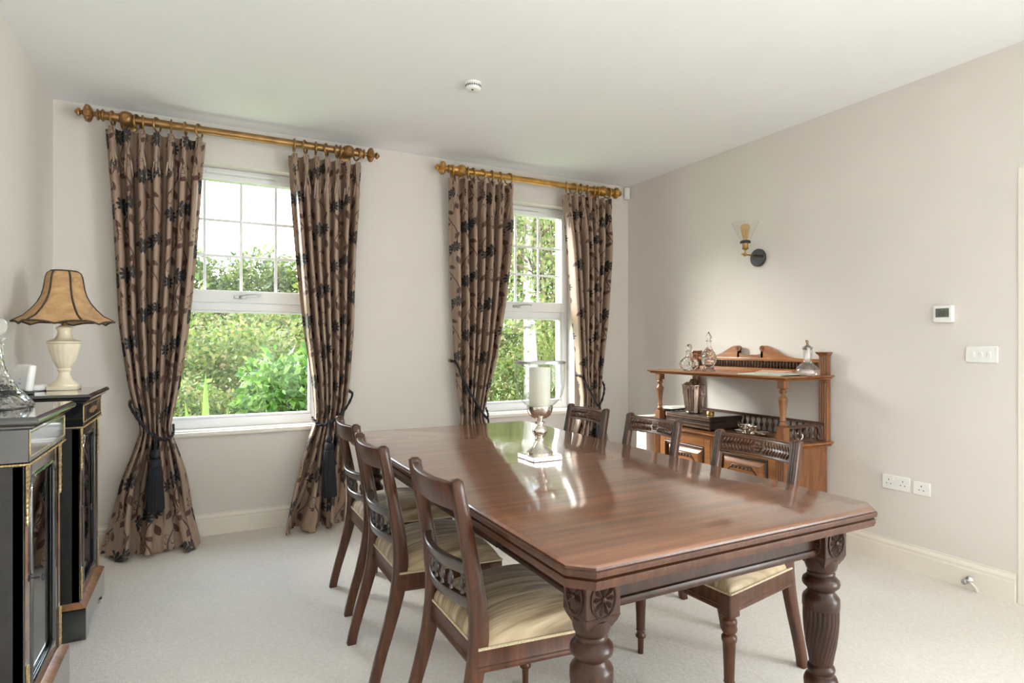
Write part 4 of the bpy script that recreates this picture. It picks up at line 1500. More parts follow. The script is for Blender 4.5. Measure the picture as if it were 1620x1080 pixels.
# dark canteen box
bx0, bx1, by_0, by_1 = 2.965, 3.265, 2.868, 3.275
cn = thing('canteen_box', 'dark lacquered cutlery box with pale stringing on the sideboard worktop', 'box', ((bx0 + bx1) / 2, (by_0 + by_1) / 2, WTZ))
MB().box(bx0, bx1, by_0, by_1, WTZ + 0.012, WTZ + 0.060, 0.003).build('box_body', 'box_dark', cn, 0)
MB().box(bx0 - 0.004, bx1 + 0.004, by_0 - 0.004, by_1 + 0.004, WTZ + 0.062, WTZ + 0.098, 0.005).build('lid', 'box_dark', cn, 0)
m_ = MB()
for z in (0.020, 0.042, 0.072, 0.088):
    m_.box(bx0 - 0.0055, bx0 + 0.002, by_0 + 0.004, by_1 - 0.004, WTZ + z, WTZ + z + 0.004)
m_.build('stringing', 'amboyna', cn, 0)
for x in (bx0 + 0.03, bx1 - 0.03):
    for y in (by_0 + 0.03, by_1 - 0.03):
        MB().lathe([(0.013, 0), (0.015, 0.006), (0.011, 0.012)], 12, (x, y, WTZ)).build('foot', 'box_dark', cn)
# wine cooler full of corks
wx, wy, wz = 3.065, 3.115, WTZ + 0.098
wc = thing('wine_cooler', 'ribbed silver wine cooler with ring handles, filled with corks', 'wine cooler', (wx, wy, wz))
MB().lathe([(0.050, 0), (0.056, 0.006), (0.058, 0.03), (0.066, 0.10), (0.074, 0.165), (0.077, 0.19), (0.080, 0.193), (0.080, 0.198), (0.075, 0.198), (0.070, 0.165), (0.055, 0.03), (0.0, 0.02)], 96, (wx, wy, wz), None, False,
           lambda a, zz: 1 + 0.035 * abs(math.sin(9 * a))).build('pail', 'silver_copper_reflection', wc)
for sg in (-1, 1):
    m_ = MB()
    m_.tube([(wx + 0.0, wy + sg * 0.074, wz + 0.155), (wx, wy + sg * 0.088, wz + 0.157)], 0.005, 8)
    m_.ball((wx, wy + sg * 0.09, wz + 0.157), 0.0075, (1, 1, 1), 10, 6)
    ho = m_.build('handle_boss', 'steel', wc)
    MB().tube([(wx + 0.016 * math.sin(a), wy + sg * 0.091, wz + 0.140 + 0.018 * math.cos(a)) for a in [2 * PI * k / 20 for k in range(20)]], 0.003, 6, True).build('ring_handle', 'steel', ho)
ck = MB().lathe([(0.0100, -0.02), (0.0118, -0.018), (0.0118, 0.018), (0.0100, 0.02)], 10).mesh('wine_cork')
r2 = random.Random(4)
cpos = []
for k in range(16):
    a = k * 2.4
    r = 0.058 * math.sqrt((k + 0.5) / 16)
    o = link('wine_cork', ck, 'cork')
    o.location = (wx + r * math.cos(a), wy + r * math.sin(a), wz + 0.198 + 0.012 * (1 - r / 0.06) + (0.012 if k < 5 else 0))
    o.rotation_euler = (r2.uniform(0.3, 1.5), r2.uniform(-0.6, 0.6), r2.uniform(0, 6))
    tag(o, 'brown wine cork among those heaped in the silver wine cooler', 'cork', 'corks in the wine cooler')
x, y = 3.07, 2.965
t = thing('trinket_box', 'tiny oval brass trinket box on the dark cutlery box', 'trinket box', (x, y, wz))
MB().lathe([(0.021, 0), (0.024, 0.003), (0.024, 0.012), (0.023, 0.014)], 20, (0, 0, 0), T(x, y, wz) @ Matrix.Diagonal((1, 1.15, 1, 1))).build('base', 'brass', t)
MB().lathe([(0.024, 0.0145), (0.025, 0.018), (0.022, 0.025), (0.012, 0.028), (0.0, 0.0285)], 20, (0, 0, 0), T(x, y, wz) @ Matrix.Diagonal((1, 1.15, 1, 1)), False).build('lid', 'brass', t)
# silver tray and tea things
x, y = 3.125, 2.665
tr = thing('silver_tray', 'oval silver tray on the worktop holding a small tea service', 'tray', (x, y, WTZ))
MB().lathe([(0.07, 0.010), (0.08, 0.010), (0.095, 0.016), (0.102, 0.020), (0.104, 0.018), (0.095, 0.012), (0.07, 0.006), (0.0, 0.006)], 40, (0, 0, 0), T(x, y, WTZ) @ Matrix.Diagonal((0.95, 1.25, 1, 1)), False).add([], []).lathe([(0.07, 0.0101), (0.0001, 0.0101)], 40, (0, 0, 0), T(x, y, WTZ) @ Matrix.Diagonal((0.95, 1.25, 1, 1)), False).build('dish', 'silver', tr)
for k in range(4):
    a = PI / 4 + k * PI / 2
    MB().ball((x + 0.06 * math.cos(a), y + 0.08 * math.sin(a), WTZ + 0.004), 0.004).build('foot', 'silver', tr)
tz = WTZ + 0.0102


def bowl(name, label, cat, x, y, s_, spout, handles):
    t = thing(name, label, cat, (x, y, tz), 'silver tea service')
    MB().lathe([(0.020 * s_, 0), (0.021 * s_, 0.003), (0.012 * s_, 0.008), (0.014 * s_, 0.012), (0.030 * s_, 0.022), (0.036 * s_, 0.034), (0.035 * s_, 0.044), (0.038 * s_, 0.048), (0.035 * s_, 0.048), (0.032 * s_, 0.04), (0.015 * s_, 0.018), (0.0, 0.016)], 24, (x, y, tz), None, False).build('body', 'silver', t)
    for sg in handles:
        MB().tube(catmull([(x, y + sg * 0.034 * s_, tz + 0.046), (x, y + sg * 0.052 * s_, tz + 0.060), (x, y + sg * 0.058 * s_, tz + 0.050), (x, y + sg * 0.046 * s_, tz + 0.030), (x, y + sg * 0.034 * s_, tz + 0.028)], 4), 0.0024, 6).build('handle', 'silver', t)
    if spout:
        MB().tube([(x, y - 0.03 * s_, tz + 0.044), (x, y - 0.046 * s_, tz + 0.054)], [0.008, 0.004], 8).build('spout', 'silver', t)


bowl('sugar_bowl', 'two-handled silver sugar bowl, left on the oval tray', 'sugar bowl', 3.12, 2.715, 1.0, False, (-1, 1))
bowl('cream_jug', 'small silver cream jug, middle of the oval tray', 'jug', 3.105, 2.645, 0.8, True, (1,))
t = thing('sugar_tongs', 'pair of silver sugar tongs lying right on the oval tray', 'tongs', (3.12, 2.59, tz), 'silver tea service')
for sg in (-1, 1):
    MB().tube(catmull([(3.12 + sg * 0.002, 2.645, tz + 0.012), (3.12 + sg * 0.012, 2.61, tz + 0.016), (3.12 + sg * 0.012, 2.58, tz + 0.01), (3.12 + sg * 0.005, 2.552, tz + 0.006)], 4), 0.0028, 6).build('arm', 'silver', t)
t = lathe_thing('salt_dish', 'small round silver dish beside the front pillar on the worktop', 'dish', (3.05, 2.40, WTZ), [('bowl', [(0.016, 0), (0.018, 0.004), (0.026, 0.014), (0.034, 0.026), (0.031, 0.026), (0.02, 0.012), (0.0, 0.009)], 'silver')])
for i, (x, y, rz) in enumerate(((3.15, 2.42, 0.3), (3.20, 2.38, 1.1), (3.11, 2.345, 2.0))):
    t = thing('napkin_ring', '%s silver napkin ring behind the right spindle rail' % ('leftmost', 'rearmost', 'nearest')[i], 'napkin ring', (x, y, WTZ), 'silver napkin rings')
    MB().tube([(0.0, 0.021 * math.cos(a), 0.024 + 0.021 * math.sin(a)) for a in [2 * PI * k / 22 for k in range(22)]], 0.003, 6, True, T(x, y, WTZ) @ Rz(rz)).build('band', 'silver', t)
# white card at the left end of the worktop and white bag on the floor
t = thing('paper_sheets', 'loose white papers resting on the left gallery rail of the sideboard', 'papers', (3.12, 3.345, gz + 0.011))
for k, (dx_, dy_, rz_) in enumerate(((0.0, 0.0, 0.1), (0.06, 0.02, -0.25))):
    MB().box(-0.09, 0.09, -0.055, 0.075, 0, 0.003, 0, T(3.10 + dx_, 3.345 + dy_, gz + 0.0115 + 0.0032 * k) @ Rz(rz_)).build('sheet', 'paper', t, 0)
t = thing('carrier_bag', 'white paper carrier bag with dark handle between sideboard and corner', 'bag', (3.08, 3.53, 0))
bg = MB()
bg.loft([[(3.08 + sx * a, 3.53 + sy * b_, z) for sx, sy in ((-1, -1), (1, -1), (1, 1), (-1, 1))] for a, b_, z in ((0.14, 0.055, 0.0), (0.14, 0.06, 0.25), (0.135, 0.05, 0.66))])
bg.build('bag_body', 'bag_white', t, 0)
for sx in (-0.137, 0.02):
    MB().tube(catmull([(3.08 + sx, 3.50, 0.60), (3.075 + sx, 3.495, 0.57), (3.07 + sx, 3.53, 0.545), (3.075 + sx, 3.565, 0.57), (3.08 + sx, 3.56, 0.6)], 5), 0.005, 7).build('handle', 'iron', t)


# ================================================================== EBONISED CABINETS ON THE LEFT
def cabinet(label, y0, y1, inlay):
    CT = 0.998
    xb, xf = XL + 0.022, -0.447
    t = thing('display_cabinet', label, 'cabinet', ((xb + xf) / 2, (y0 + y1) / 2, 0), 'ebonised display cabinets')
    # top
    loops = []
    for o_, z in ((0.020, CT - 0.036), (0.026, CT - 0.031), (0.027, CT - 0.027), (0.034, CT - 0.024), (0.040, CT - 0.016), (0.040, CT - 0.010), (0.035, CT - 0.003), (0.030, CT)):
        loops.append([(xb, y0 - o_, z), (xf + o_, y0 - o_, z), (xf + o_, y1 + o_, z), (xb, y1 + o_, z)])
    MB().loft(loops).build('top', 'ebony', t, 30)
    # frieze
    fz0, fz1 = 0.868, CT - 0.036
    fr = MB().box(xb, xf + 0.012, y0 - 0.012, y1 + 0.012, fz0, fz1, 0.0015).build('frieze', 'ebony', t, 0)
    m_ = MB()
    for z in (fz0 + 0.014, fz1 - 0.012):
        m_.box(xf + 0.011, xf + 0.0135, y0 - 0.002, y1 + 0.002, z - 0.0012, z + 0.0012)
    for y in (y0 - 0.002, y1 + 0.002):
        m_.box(xf + 0.011, xf + 0.0135, y - 0.0012, y + 0.0012, fz0 + 0.014, fz1 - 0.012)
    m_.build('string_inlay', 'ormolu', fr, 0)
    if inlay:
        m_ = MB()
        yc__ = (y0 + y1) / 2
        zc__ = (fz0 + fz1) / 2
        for k in range(-5, 6):
            m_.tube([(xf + 0.0125, yc__ + k * 0.016 + 0.007 * math.cos(a), zc__ + 0.015 * math.sin(a) * (1 - abs(k) / 8)) for a in [2 * PI * j / 10 for j in range(10)]], 0.0022, 5, True)
        m_.build('scroll_inlay', 'amboyna', fr)
    # gilt bead under the frieze
    m_ = MB()
    zb = fz0 - 0.005
    path = [(xb, y0 - 0.013), (xf + 0.013, y0 - 0.013), (xf + 0.013, y1 + 0.013), (xb, y1 + 0.013)]
    for i in range(3):
        (a0, b0), (a1, b1) = path[i], path[i + 1]
        L = math.hypot(a1 - a0, b1 - b0)
        n = int(L / 0.008)
        for k in range(n):
            m_.ball((a0 + (a1 - a0) * (k + 0.5) / n, b0 + (b1 - b0) * (k + 0.5) / n, zb), 0.0036, (1, 1, 1), 6, 4)
        m_.tube([(a0, b0, zb), (a1, b1, zb)], 0.0025, 5)
    m_.build('gilt_bead', 'ormolu', t)
    # body: sides, back, base, shelf
    z0, z1 = 0.148, fz0 - 0.010
    MB().box(xb, xf - 0.004, y0, y0 + 0.02, z0, z1).build('side_panel', 'ebony_side', t, 0)
    MB().box(xb, xf - 0.004, y1 - 0.02, y1, z0, z1).build('side_panel', 'ebony_side', t, 0)
    MB().box(xb, xb + 0.012, y0 + 0.02, y1 - 0.02, z0, z1).build('back_panel', 'cabinet_lining', t, 0)
    MB().box(xb + 0.012, xf - 0.06, y0 + 0.02, y1 - 0.02, 0.49, 0.508).build('shelf', 'cabinet_lining', t, 0)
    # corner pilasters with gilt mounts
    for y in (y0, y1 - 0.036):
        po = MB().box(xf - 0.03, xf, y, y + 0.036, z0, z1, 0.003).build('pilaster', 'ebony', t, 0)
        m_ = MB()
        for k in range(3):
            m_.tube([(xf - 0.0005, y + 0.009 + 0.009 * k, 0.30), (xf - 0.0005, y + 0.009 + 0.009 * k, 0.70)], 0.0012, 6)
        m_.build('brass_fluting', 'amboyna', po)
        for zz0, zz1 in ((z1 - 0.17, z1 - 0.004), (z0 + 0.01, z0 + 0.13)):
            m_ = MB()
            n = 14
            for k in range(n):
                z = zz0 + (zz1 - zz0) * (k + 0.5) / n
                w_ = 0.008 + 0.009 * (k / n if zz0 > 0.5 else 0.7 + 0.2 * math.sin(k * 1.7))
                m_.ball((xf + 0.002, y + 0.018, z), 0.013, (0.4, w_ / 0.013, 1.0), 8, 6)
                m_.ball((xf + 0.004, y + 0.018 + 0.007 * math.sin(k * 2.1), z + 0.004), 0.0048, (0.7, 1, 1.4), 6, 4)
            m_.build('gilt_mount', 'ormolu', po)
    # glazed door
    a0, a1 = y0 + 0.038, y1 - 0.038
    w_ = 0.045
    d_ = MB()
    d_.box(xf - 0.022, xf - 0.002, a0, a0 + w_, z0 + 0.004, z1 - 0.002, 0.003)
    d_.box(xf - 0.022, xf - 0.002, a1 - w_, a1, z0 + 0.004, z1 - 0.002, 0.003)
    d_.box(xf - 0.022, xf - 0.002, a0 + w_, a1 - w_, z0 + 0.004, z0 + 0.004 + w_, 0.003)
    d_.box(xf - 0.022, xf - 0.002, a0 + w_, a1 - w_, z1 - 0.002 - w_, z1 - 0.002, 0.003)
    do = d_.build('door', 'ebony', t, 0)
    MB().box(xf - 0.016, xf - 0.012, a0 + w_, a1 - w_, z0 + w_ + 0.004, z1 - w_ - 0.002).build('door_glass', 'cabinet_glass', do, 0)
    # slip moulding with rounded upper corners
    r_ = 0.04
    e0, e1, g0, g1 = a0 + w_, a1 - w_, z0 + w_ + 0.004, z1 - w_ - 0.002
    pts = [(e0, g0), (e1, g0)]
    for k in range(7):
        a = PI / 2 * k / 6
        pts.append((e1 - r_ + r_ * math.cos(a), g1 - r_ + r_ * math.sin(a)))
    for k in range(7):
        a = PI / 2 + PI / 2 * k / 6
        pts.append((e0 + r_ + r_ * math.cos(a), g1 - r_ + r_ * math.sin(a)))
    MB().tube([(xf - 0.004, y, z) for y, z in pts], 0.007, 8, True).build('door_slip', 'ebony', do)
    kb = MB().lathe([(0.010, 0), (0.010, 0.003), (0.004, 0.005)], 12, (0, 0, 0), T(xf - 0.003, a0 + 0.022, 0.52) @ Ry(PI / 2))
    kb.tube([(xf, a0 + 0.022, 0.52), (xf + 0.022, a0 + 0.022, 0.52)], 0.0025, 6)
    kb.tube([(xf + 0.030, a0 + 0.022 + 0.010 * math.cos(a), 0.52 + 0.010 * math.sin(a)) for a in [2 * PI * k / 12 for k in range(12)]], 0.0022, 5, True)
    kb.build('key', 'iron', do)
    # plinth with shaped feet and veneered top band
    pxf = -0.424
    m_ = MB()
    q0, q1 = y0 - 0.024, y1 + 0.024
    prof = [(q0, 0.0), (q0 + 0.075, 0.0), (q0 + 0.09, 0.02), (q0 + 0.115, 0.022), (q0 + 0.13, 0.035), (q1 - 0.13, 0.035), (q1 - 0.115, 0.022), (q1 - 0.09, 0.02), (q1 - 0.075, 0.0), (q1, 0.0)]
    n = len(prof)
    vs_ = [(pxf, y, z) for y, z in prof] + [(pxf, y, 0.128) for y, z in prof] + [(pxf - 0.02, y, z) for y, z in prof] + [(pxf - 0.02, y, 0.128) for y, z in prof]
    fs_ = []
    for i in range(n - 1):
        fs_ += [(i, i + 1, n + i + 1, n + i), (2 * n + i + 1, 2 * n + i, 3 * n + i, 3 * n + i + 1), (i + 1, i, 2 * n + i, 2 * n + i + 1), (n + i, n + i + 1, 3 * n + i + 1, 3 * n + i)]
    fs_ += [(0, n, 3 * n, 2 * n), (n - 1, 3 * n - 1, 4 * n - 1, 2 * n - 1)]
    m_.add(vs_, fs_)
    m_.box(xb, pxf - 0.02, q0, q0 + 0.02, 0, 0.128)
    m_.box(xb, pxf - 0.02, q1 - 0.02, q1, 0, 0.128)
    pl = m_.build('plinth', 'ebony', t, 0)
    MB().loft([[(xb, q0 + o_, z), (pxf - o_, q0 + o_, z), (pxf - o_, q1 - o_, z), (xb, q1 - o_, z)] for o_, z in ((0.0, 0.128), (0.003, 0.132), (0.024, 0.147), (0.026, 0.148))]).build('veneer_band', 'amboyna', pl, 20)
    return t


cabinet('black ebonised glazed cabinet at the left picture edge, nearest the viewer', 2.12, 2.585, False)
cabinet('black ebonised glazed cabinet under the lamp, beside the leftmost curtain', 2.965, 3.43, True)
CZ = 0.998
# ship's decanter
x, y = -0.592, 2.45
t = thing('ships_decanter', 'wide-based cut-crystal decanter on the nearest black cabinet', 'decanter', (x, y, CZ))
MB().lathe([(0.096, 0), (0.101, 0.004), (0.099, 0.014), (0.082, 0.034), (0.058, 0.064), (0.036, 0.105), (0.023, 0.150), (0.019, 0.19), (0.021, 0.195), (0.024, 0.2), (0.02, 0.204), (0.019, 0.212), (0.03, 0.22), (0.0295, 0.224), (0.014, 0.222), (0.0125, 0.17), (0.025, 0.11), (0.065, 0.04), (0.08, 0.016), (0.0, 0.012)], 40, (x, y, CZ), None, False).build('body', 'crystal', t)
MB().ball((x, y, CZ + 0.262), 0.032, (1, 1, 1), 14, 9).lathe([(0.010, 0.2), (0.011, 0.225), (0.009, 0.24)], 12, (x, y, CZ)).build('stopper', 'crystal', t)
# table lamp
x, y = -0.553, 3.285
t = thing('table_lamp', 'alabaster urn lamp with scalloped vellum shade on the far black cabinet', 'lamp', (x, y, CZ))
MB().box(x - 0.056, x + 0.056, y - 0.056, y + 0.056, CZ, CZ + 0.018, 0.003).build('base', 'alabaster', t)
MB().lathe([(0.055, 0.018), (0.055, 0.024), (0.047, 0.032), (0.031, 0.044), (0.023, 0.062), (0.021, 0.080), (0.025, 0.086), (0.026, 0.092), (0.022, 0.096)], 30, (x, y, CZ)).build('foot', 'alabaster', t)
MB().lathe([(0.022, 0.096), (0.030, 0.106), (0.044, 0.135), (0.054, 0.170), (0.059, 0.198), (0.060, 0.206)], 72, (x, y, CZ), None, True, lambda a, zz: 1 + 0.03 * abs(math.cos(9 * a))).build('fluted_urn', 'alabaster', t)
MB().lathe([(0.060, 0.206), (0.066, 0.210), (0.065, 0.216), (0.050, 0.222), (0.034, 0.230), (0.026, 0.246), (0.024, 0.262), (0.027, 0.268), (0.032, 0.274), (0.030, 0.28), (0.016, 0.288)], 30, (x, y, CZ)).build('neck', 'alabaster', t)
MB().lathe([(0.012, 0.286), (0.010, 0.30), (0.016, 0.304), (0.016, 0.36)], 16, (x, y, CZ)).build('lamp_holder', 'brass', t)
SHP = [(0.048, 0.530), (0.060, 0.521), (0.066, 0.505), (0.070, 0.480), (0.074, 0.450), (0.082, 0.420), (0.096, 0.390), (0.118, 0.360), (0.146, 0.332), (0.176, 0.309)]
NSEG = 72


def shade_pt(a, i):
    r, z = SHP[i]
    f_ = i / (len(SHP) - 1)
    c_ = abs(math.cos(3 * (a)))             # 1 on a seam
    r2_ = r * (1 - 0.045 * (1 - c_ ** 3) * (0.4 + f_))
    z2_ = z - 0.016 * (1 - c_) * max(0, (f_ - 0.75) / 0.25) - 0.004 * c_ ** 6 * max(0, (f_ - 0.75) / 0.25)
    if f_ == 1:
        r2_ += 0.014 * c_ ** 6
    return (x + r2_ * math.cos(a), y + r2_ * math.sin(a), CZ + z2_)


A0 = math.radians(-62)
vs, fs = [], []
for i in range(len(SHP)):
    for k in range(NSEG):
        a = 2 * PI * k / NSEG
        px_, py_, pz_ = shade_pt(a, i)
        vs.append((px_, py_, pz_))
for i in range(len(SHP) - 1):
    for k in range(NSEG):
        k2 = (k + 1) % NSEG
        fs.append((i * NSEG + k, i * NSEG + k2, (i + 1) * NSEG + k2, (i + 1) * NSEG + k))
RT = T(x, y, 0) @ Rz(A0) @ T(-x, -y, 0)
sh = MB().add(vs, fs, RT).build('shade', 'vellum', t, 60)
m_ = MB()
for k in range(6):
    a = 2 * PI * k / 6
    m_.tube([shade_pt(a, i) for i in range(len(SHP))], 0.0048, 6, False, RT)
n = len(SHP) - 1
m_.tube([shade_pt(2 * PI * k / NSEG, n) for k in range(NSEG)], 0.0045, 6, True, RT)
m_.tube([shade_pt(2 * PI * k / NSEG, 0) for k in range(NSEG)], 0.0042, 6, True, RT)
m_.build('braid_trim', 'braid', sh)
sp_ = MB()
for k in range(3):
    a = 2 * PI * k / 3
    sp_.tube([(x + 0.014 * math.cos(a), y + 0.014 * math.sin(a), CZ + 0.36), (x + 0.048 * math.cos(a), y + 0.048 * math.sin(a), CZ + 0.528)], 0.0018, 5)
sp_.build('shade_carrier', 'brass', t)
# router and disc
x, y = -0.655, 3.06
t = thing('wifi_router', 'white rounded upright box with a small blue mark beside the lamp', 'router', (x, y, CZ))
R_ = T(x, y, CZ) @ Rz(-0.95) @ Rx(-0.14)
MB().box(-0.058, 0.058, -0.014, 0.014, 0.012, 0.122, 0.012, R_, 3).build('casing', 'white_plastic', t)
MB().box(-0.012, 0.014, -0.0148, -0.0140, 0.040, 0.046, 0, R_).build('light_bar', 'blue_mark', t, 0)
MB().box(-0.007, 0.009, -0.0148, -0.0140, 0.058, 0.063, 0, R_).build('logo', 'blue_mark', t, 0)
MB().box(-0.045, 0.045, -0.026, 0.026, 0.0, 0.013, 0.003, T(x, y, CZ) @ Rz(-0.95)).build('stand', 'dark_plastic', t)
x, y = -0.66, 3.26
t = thing('white_disc', 'flat white disc-shaped device between router and lamp', 'device', (x, y, CZ))
MB().lathe([(0.044, 0.0), (0.050, 0.006), (0.051, 0.02), (0.047, 0.026), (0.0, 0.028)], 30, (x, y, CZ)).build('casing', 'white_plastic', t)
MB().lathe([(0.046, 0.0), (0.047, 0.006)], 30, (x, y, CZ - 0.0001)).build('base_ring', 'dark_plastic', t)

# ================================================================== THINGS ON WALLS AND CEILING
# wall sconce
sx_, sy_, sz_ = XR, 2.80, 1.79
t = thing('wall_sconce', 'wall sconce with clear glass cone shade and filament bulb above the sideboard', 'wall light', (sx_, sy_, sz_))
MB().lathe([(0.058, 0), (0.060, 0.004), (0.060, 0.018), (0.056, 0.022), (0.0, 0.022)], 36, (0, 0, 0), T(sx_, sy_, sz_) @ Ry(-PI / 2), False).build('back_plate', 'iron', t)
ax, az = sx_ - 0.135, sz_ + 0.012
m_ = MB().tube([(sx_ - 0.02, sy_, sz_ + 0.012), (ax, sy_, az)], 0.006, 10)
m_.ball((ax, sy_, az), 0.012, (1, 1, 1), 12, 8)
m_.tube([(ax - 0.012, sy_, az), (ax - 0.03, sy_, az + 0.002)], [0.006, 0.008], 8)
m_.build('arm', 'brass', t)
hp = MB().lathe([(0.006, 0.0), (0.006, 0.03), (0.020, 0.038), (0.022, 0.042), (0.019, 0.048), (0.0195, 0.075), (0.022, 0.078)], 20, (ax, sy_, az))
hp.build('bulb_holder', 'brass', t)
MB().lathe([(0.020, 0.076), (0.034, 0.078), (0.034, 0.088), (0.028, 0.094), (0.0, 0.094)], 24, (ax, sy_, az), None, False).build('shade_collar', 'iron', t)
MB().lathe([(0.030, 0.094), (0.086, 0.212)], 40, (ax, sy_, az), None, False).build('glass_shade', 'shade_glass', t)
MB().tube([(ax + 0.086 * math.cos(2 * PI * k / 40), sy_ + 0.086 * math.sin(2 * PI * k / 40), az + 0.212) for k in range(40)], 0.0014, 6, True).build('shade_rim', 'shade_glass', t)
bo = MB().lathe([(0.013, 0.094), (0.016, 0.110), (0.024, 0.145), (0.031, 0.175), (0.030, 0.190), (0.020, 0.203), (0.0, 0.207)], 24, (ax, sy_, az), None, False).build('bulb', 'bulb_glass', t)
fb = MB()
for k in range(5):
    a = 2 * PI * k / 5
    fb.tube([(ax + 0.008 * math.cos(a), sy_ + 0.008 * math.sin(a), az + 0.11), (ax + 0.014 * math.cos(a + 0.5), sy_ + 0.014 * math.sin(a + 0.5), az + 0.175)], 0.0012, 5)
fb.build('filament', 'brass', bo)
# thermostat
y0, y1, z0, z1 = 1.617, 1.706, 1.313, 1.398
t = thing('thermostat', 'white wall thermostat with a grey display', 'thermostat', (XR, (y0 + y1) / 2, z0))
MB().box(XR - 0.026, XR, y0, y1, z0, z1, 0.004).build('casing', 'white_plastic', t)
dsp = MB().box(XR - 0.0275, XR - 0.0255, y0 + 0.014, y1 - 0.014, z0 + 0.026, z1 - 0.014).build('display', 'lcd', t, 0)
m_ = MB()
xs = XR - 0.0279


def seg7(yl, zb, w_, h_, segs):
    """seven-segment digit; y runs to the viewer's left so the left edge is yl (larger y)"""
    k = 0.0022
    S = {'a': (0, h_ - k, w_, h_), 'g': (0, h_ / 2 - k / 2, w_, h_ / 2 + k / 2), 'd': (0, 0, w_, k), 'f': (0, h_ / 2, k, h_), 'e': (0, 0, k, h_ / 2), 'b': (w_ - k, h_ / 2, w_, h_), 'c': (w_ - k, 0, w_, h_ / 2)}
    for q_ in segs:
        u0, v0, u1, v1 = S[q_]
        m_.box(xs - 0.0003, xs + 0.0005, yl - u1, yl - u0, zb + v0, zb + v1)


seg7(1.675, z0 + 0.034, 0.011, 0.022, 'abged')
seg7(1.660, z0 + 0.034, 0.011, 0.022, 'abged')
m_.box(xs - 0.0003, xs + 0.0005, 1.644, 1.6465, z0 + 0.034, z0 + 0.0365)
m_.build('digits', 'lcd_ink', dsp, 0)
# switch plate
y0, y1, z0, z1 = 1.432, 1.566, 1.113, 1.192
t = thing('light_switch', 'white three-gang light switch plate below the thermostat', 'light switch', (XR, (y0 + y1) / 2, z0))
MB().box(XR - 0.010, XR, y0, y1, z0, z1, 0.003).build('plate', 'white_plastic', t)
for k in (-1, 0, 1):
    yc2 = (y0 + y1) / 2 + k * 0.033
    MB().box(-0.004, 0.004, -0.0075, 0.0075, -0.0125, 0.0125, 0.002, T(XR - 0.0115, yc2, (z0 + z1) / 2) @ Ry(-0.14)).build('rocker', 'white_plastic', t)


def uk_socket(name, label, y0, y1, z0, z1, holes, sw):
    t = thing(name, label, 'socket', (XR, (y0 + y1) / 2, z0), 'wall sockets')
    MB().box(XR - 0.010, XR, y0, y1, z0, z1, 0.003).build('plate', 'white_plastic', t)
    for yy in holes:
        m_ = MB()
        zc2 = (z0 + z1) / 2 + 0.002
        m_.box(XR - 0.0104, XR - 0.009, yy - 0.002, yy + 0.002, zc2 + 0.007, zc2 + 0.015)
        for sg in (-1, 1):
            m_.box(XR - 0.0104, XR - 0.009, yy + sg * 0.011 - 0.0032, yy + sg * 0.011 + 0.0032, zc2 - 0.012, zc2 - 0.008)
        m_.build('pin_holes', 'dark_plastic', t, 0)
    for yy in sw:
        MB().box(XR - 0.014, XR - 0.009, yy - 0.0055, yy + 0.0055, z1 - 0.026, z1 - 0.010, 0.0015).build('switch', 'white_plastic', t)


uk_socket('double_socket', 'white double wall socket with switches, nearer the sideboard', 1.826, 1.972, 0.408, 0.486, (1.936, 1.862), (1.912, 1.888))
uk_socket('single_socket', 'white single wall socket beside the double socket', 1.727, 1.810, 0.408, 0.478, (1.7685,), ())
# pipe stub with valve at the skirting
x, y = XR - 0.055, 1.545
t = thing('pipe_valve', 'chrome capped pipe stub at the foot of the right wall', 'pipe', (x, y, 0))
MB().tube([(XR - 0.02, y, 0.045), (x, y, 0.045)], 0.008, 10).build('pipe', 'chrome', t)
MB().lathe([(0.016, 0), (0.019, 0.004), (0.013, 0.012), (0.010, 0.014)], 16, (0, 0, 0), T(XR - 0.018, y, 0.045) @ Ry(-PI / 2)).build('wall_collar', 'chrome', t)
MB().lathe([(0.0085, 0), (0.012, 0.003), (0.012, 0.022), (0.009, 0.025)], 14, (0, 0, 0), T(x + 0.005, y, 0.045) @ Ry(-PI / 2)).build('end_cap', 'steel', t)
MB().tube([(XR - 0.026, y, 0.045), (XR - 0.026, y - 0.03, 0.02), (XR - 0.026, y - 0.04, 0.002)], 0.006, 8).build('drop_pipe', 'trim_paint', t)
# smoke detector
x, y = 1.282, 2.915
t = thing('smoke_detector', 'small round white smoke detector on the ceiling', 'smoke detector', (x, y, ZC))
MB().lathe([(0.044, 0), (0.045, -0.006), (0.040, -0.009), (0.041, -0.012), (0.042, -0.028), (0.036, -0.037), (0.02, -0.041), (0.0, -0.042)], 36, (x, y, ZC), None, False).build('casing', 'white_plastic', t)
m_ = MB()
for k in range(24):
    a = 2 * PI * k / 24
    m_.box(0.0405, 0.0425, -0.003, 0.003, -0.0245, -0.0145, 0, T(x, y, ZC) @ Rz(a))
m_.build('vent_slots', 'dark_plastic', t, 0)
MB().lathe([(0.006, -0.041), (0.006, -0.0435), (0.0, -0.0437)], 12, (x - 0.01, y - 0.015, ZC), None, False).build('test_button', 'dark_plastic', t)
# alarm sensor in the corner
t = thing('motion_sensor', 'white alarm sensor high in the corner beside the gold pole', 'sensor', (3.31, 4.16, 2.48))
R_ = T(3.318, 4.172, 2.53) @ Rz(-PI / 4)
MB().box(-0.024, 0.024, -0.018, 0.018, -0.05, 0.05, 0.007, R_, 2).build('casing', 'white_plastic', t)
MB().box(-0.017, 0.017, -0.021, -0.017, -0.035, 0.0, 0.002, R_).build('lens', 'upvc', t)

# ================================================================== GARDEN
GZ0 = -0.35
g = MB().box(-40, 45, 4.6, 70, GZ0 - 0.3, GZ0)
o = struct('ground', g, 'lawn')
o = struct('ground', MB().box(-40, 45, -40, YB - TH - 0.02, GZ0 - 0.3, GZ0), 'lawn')


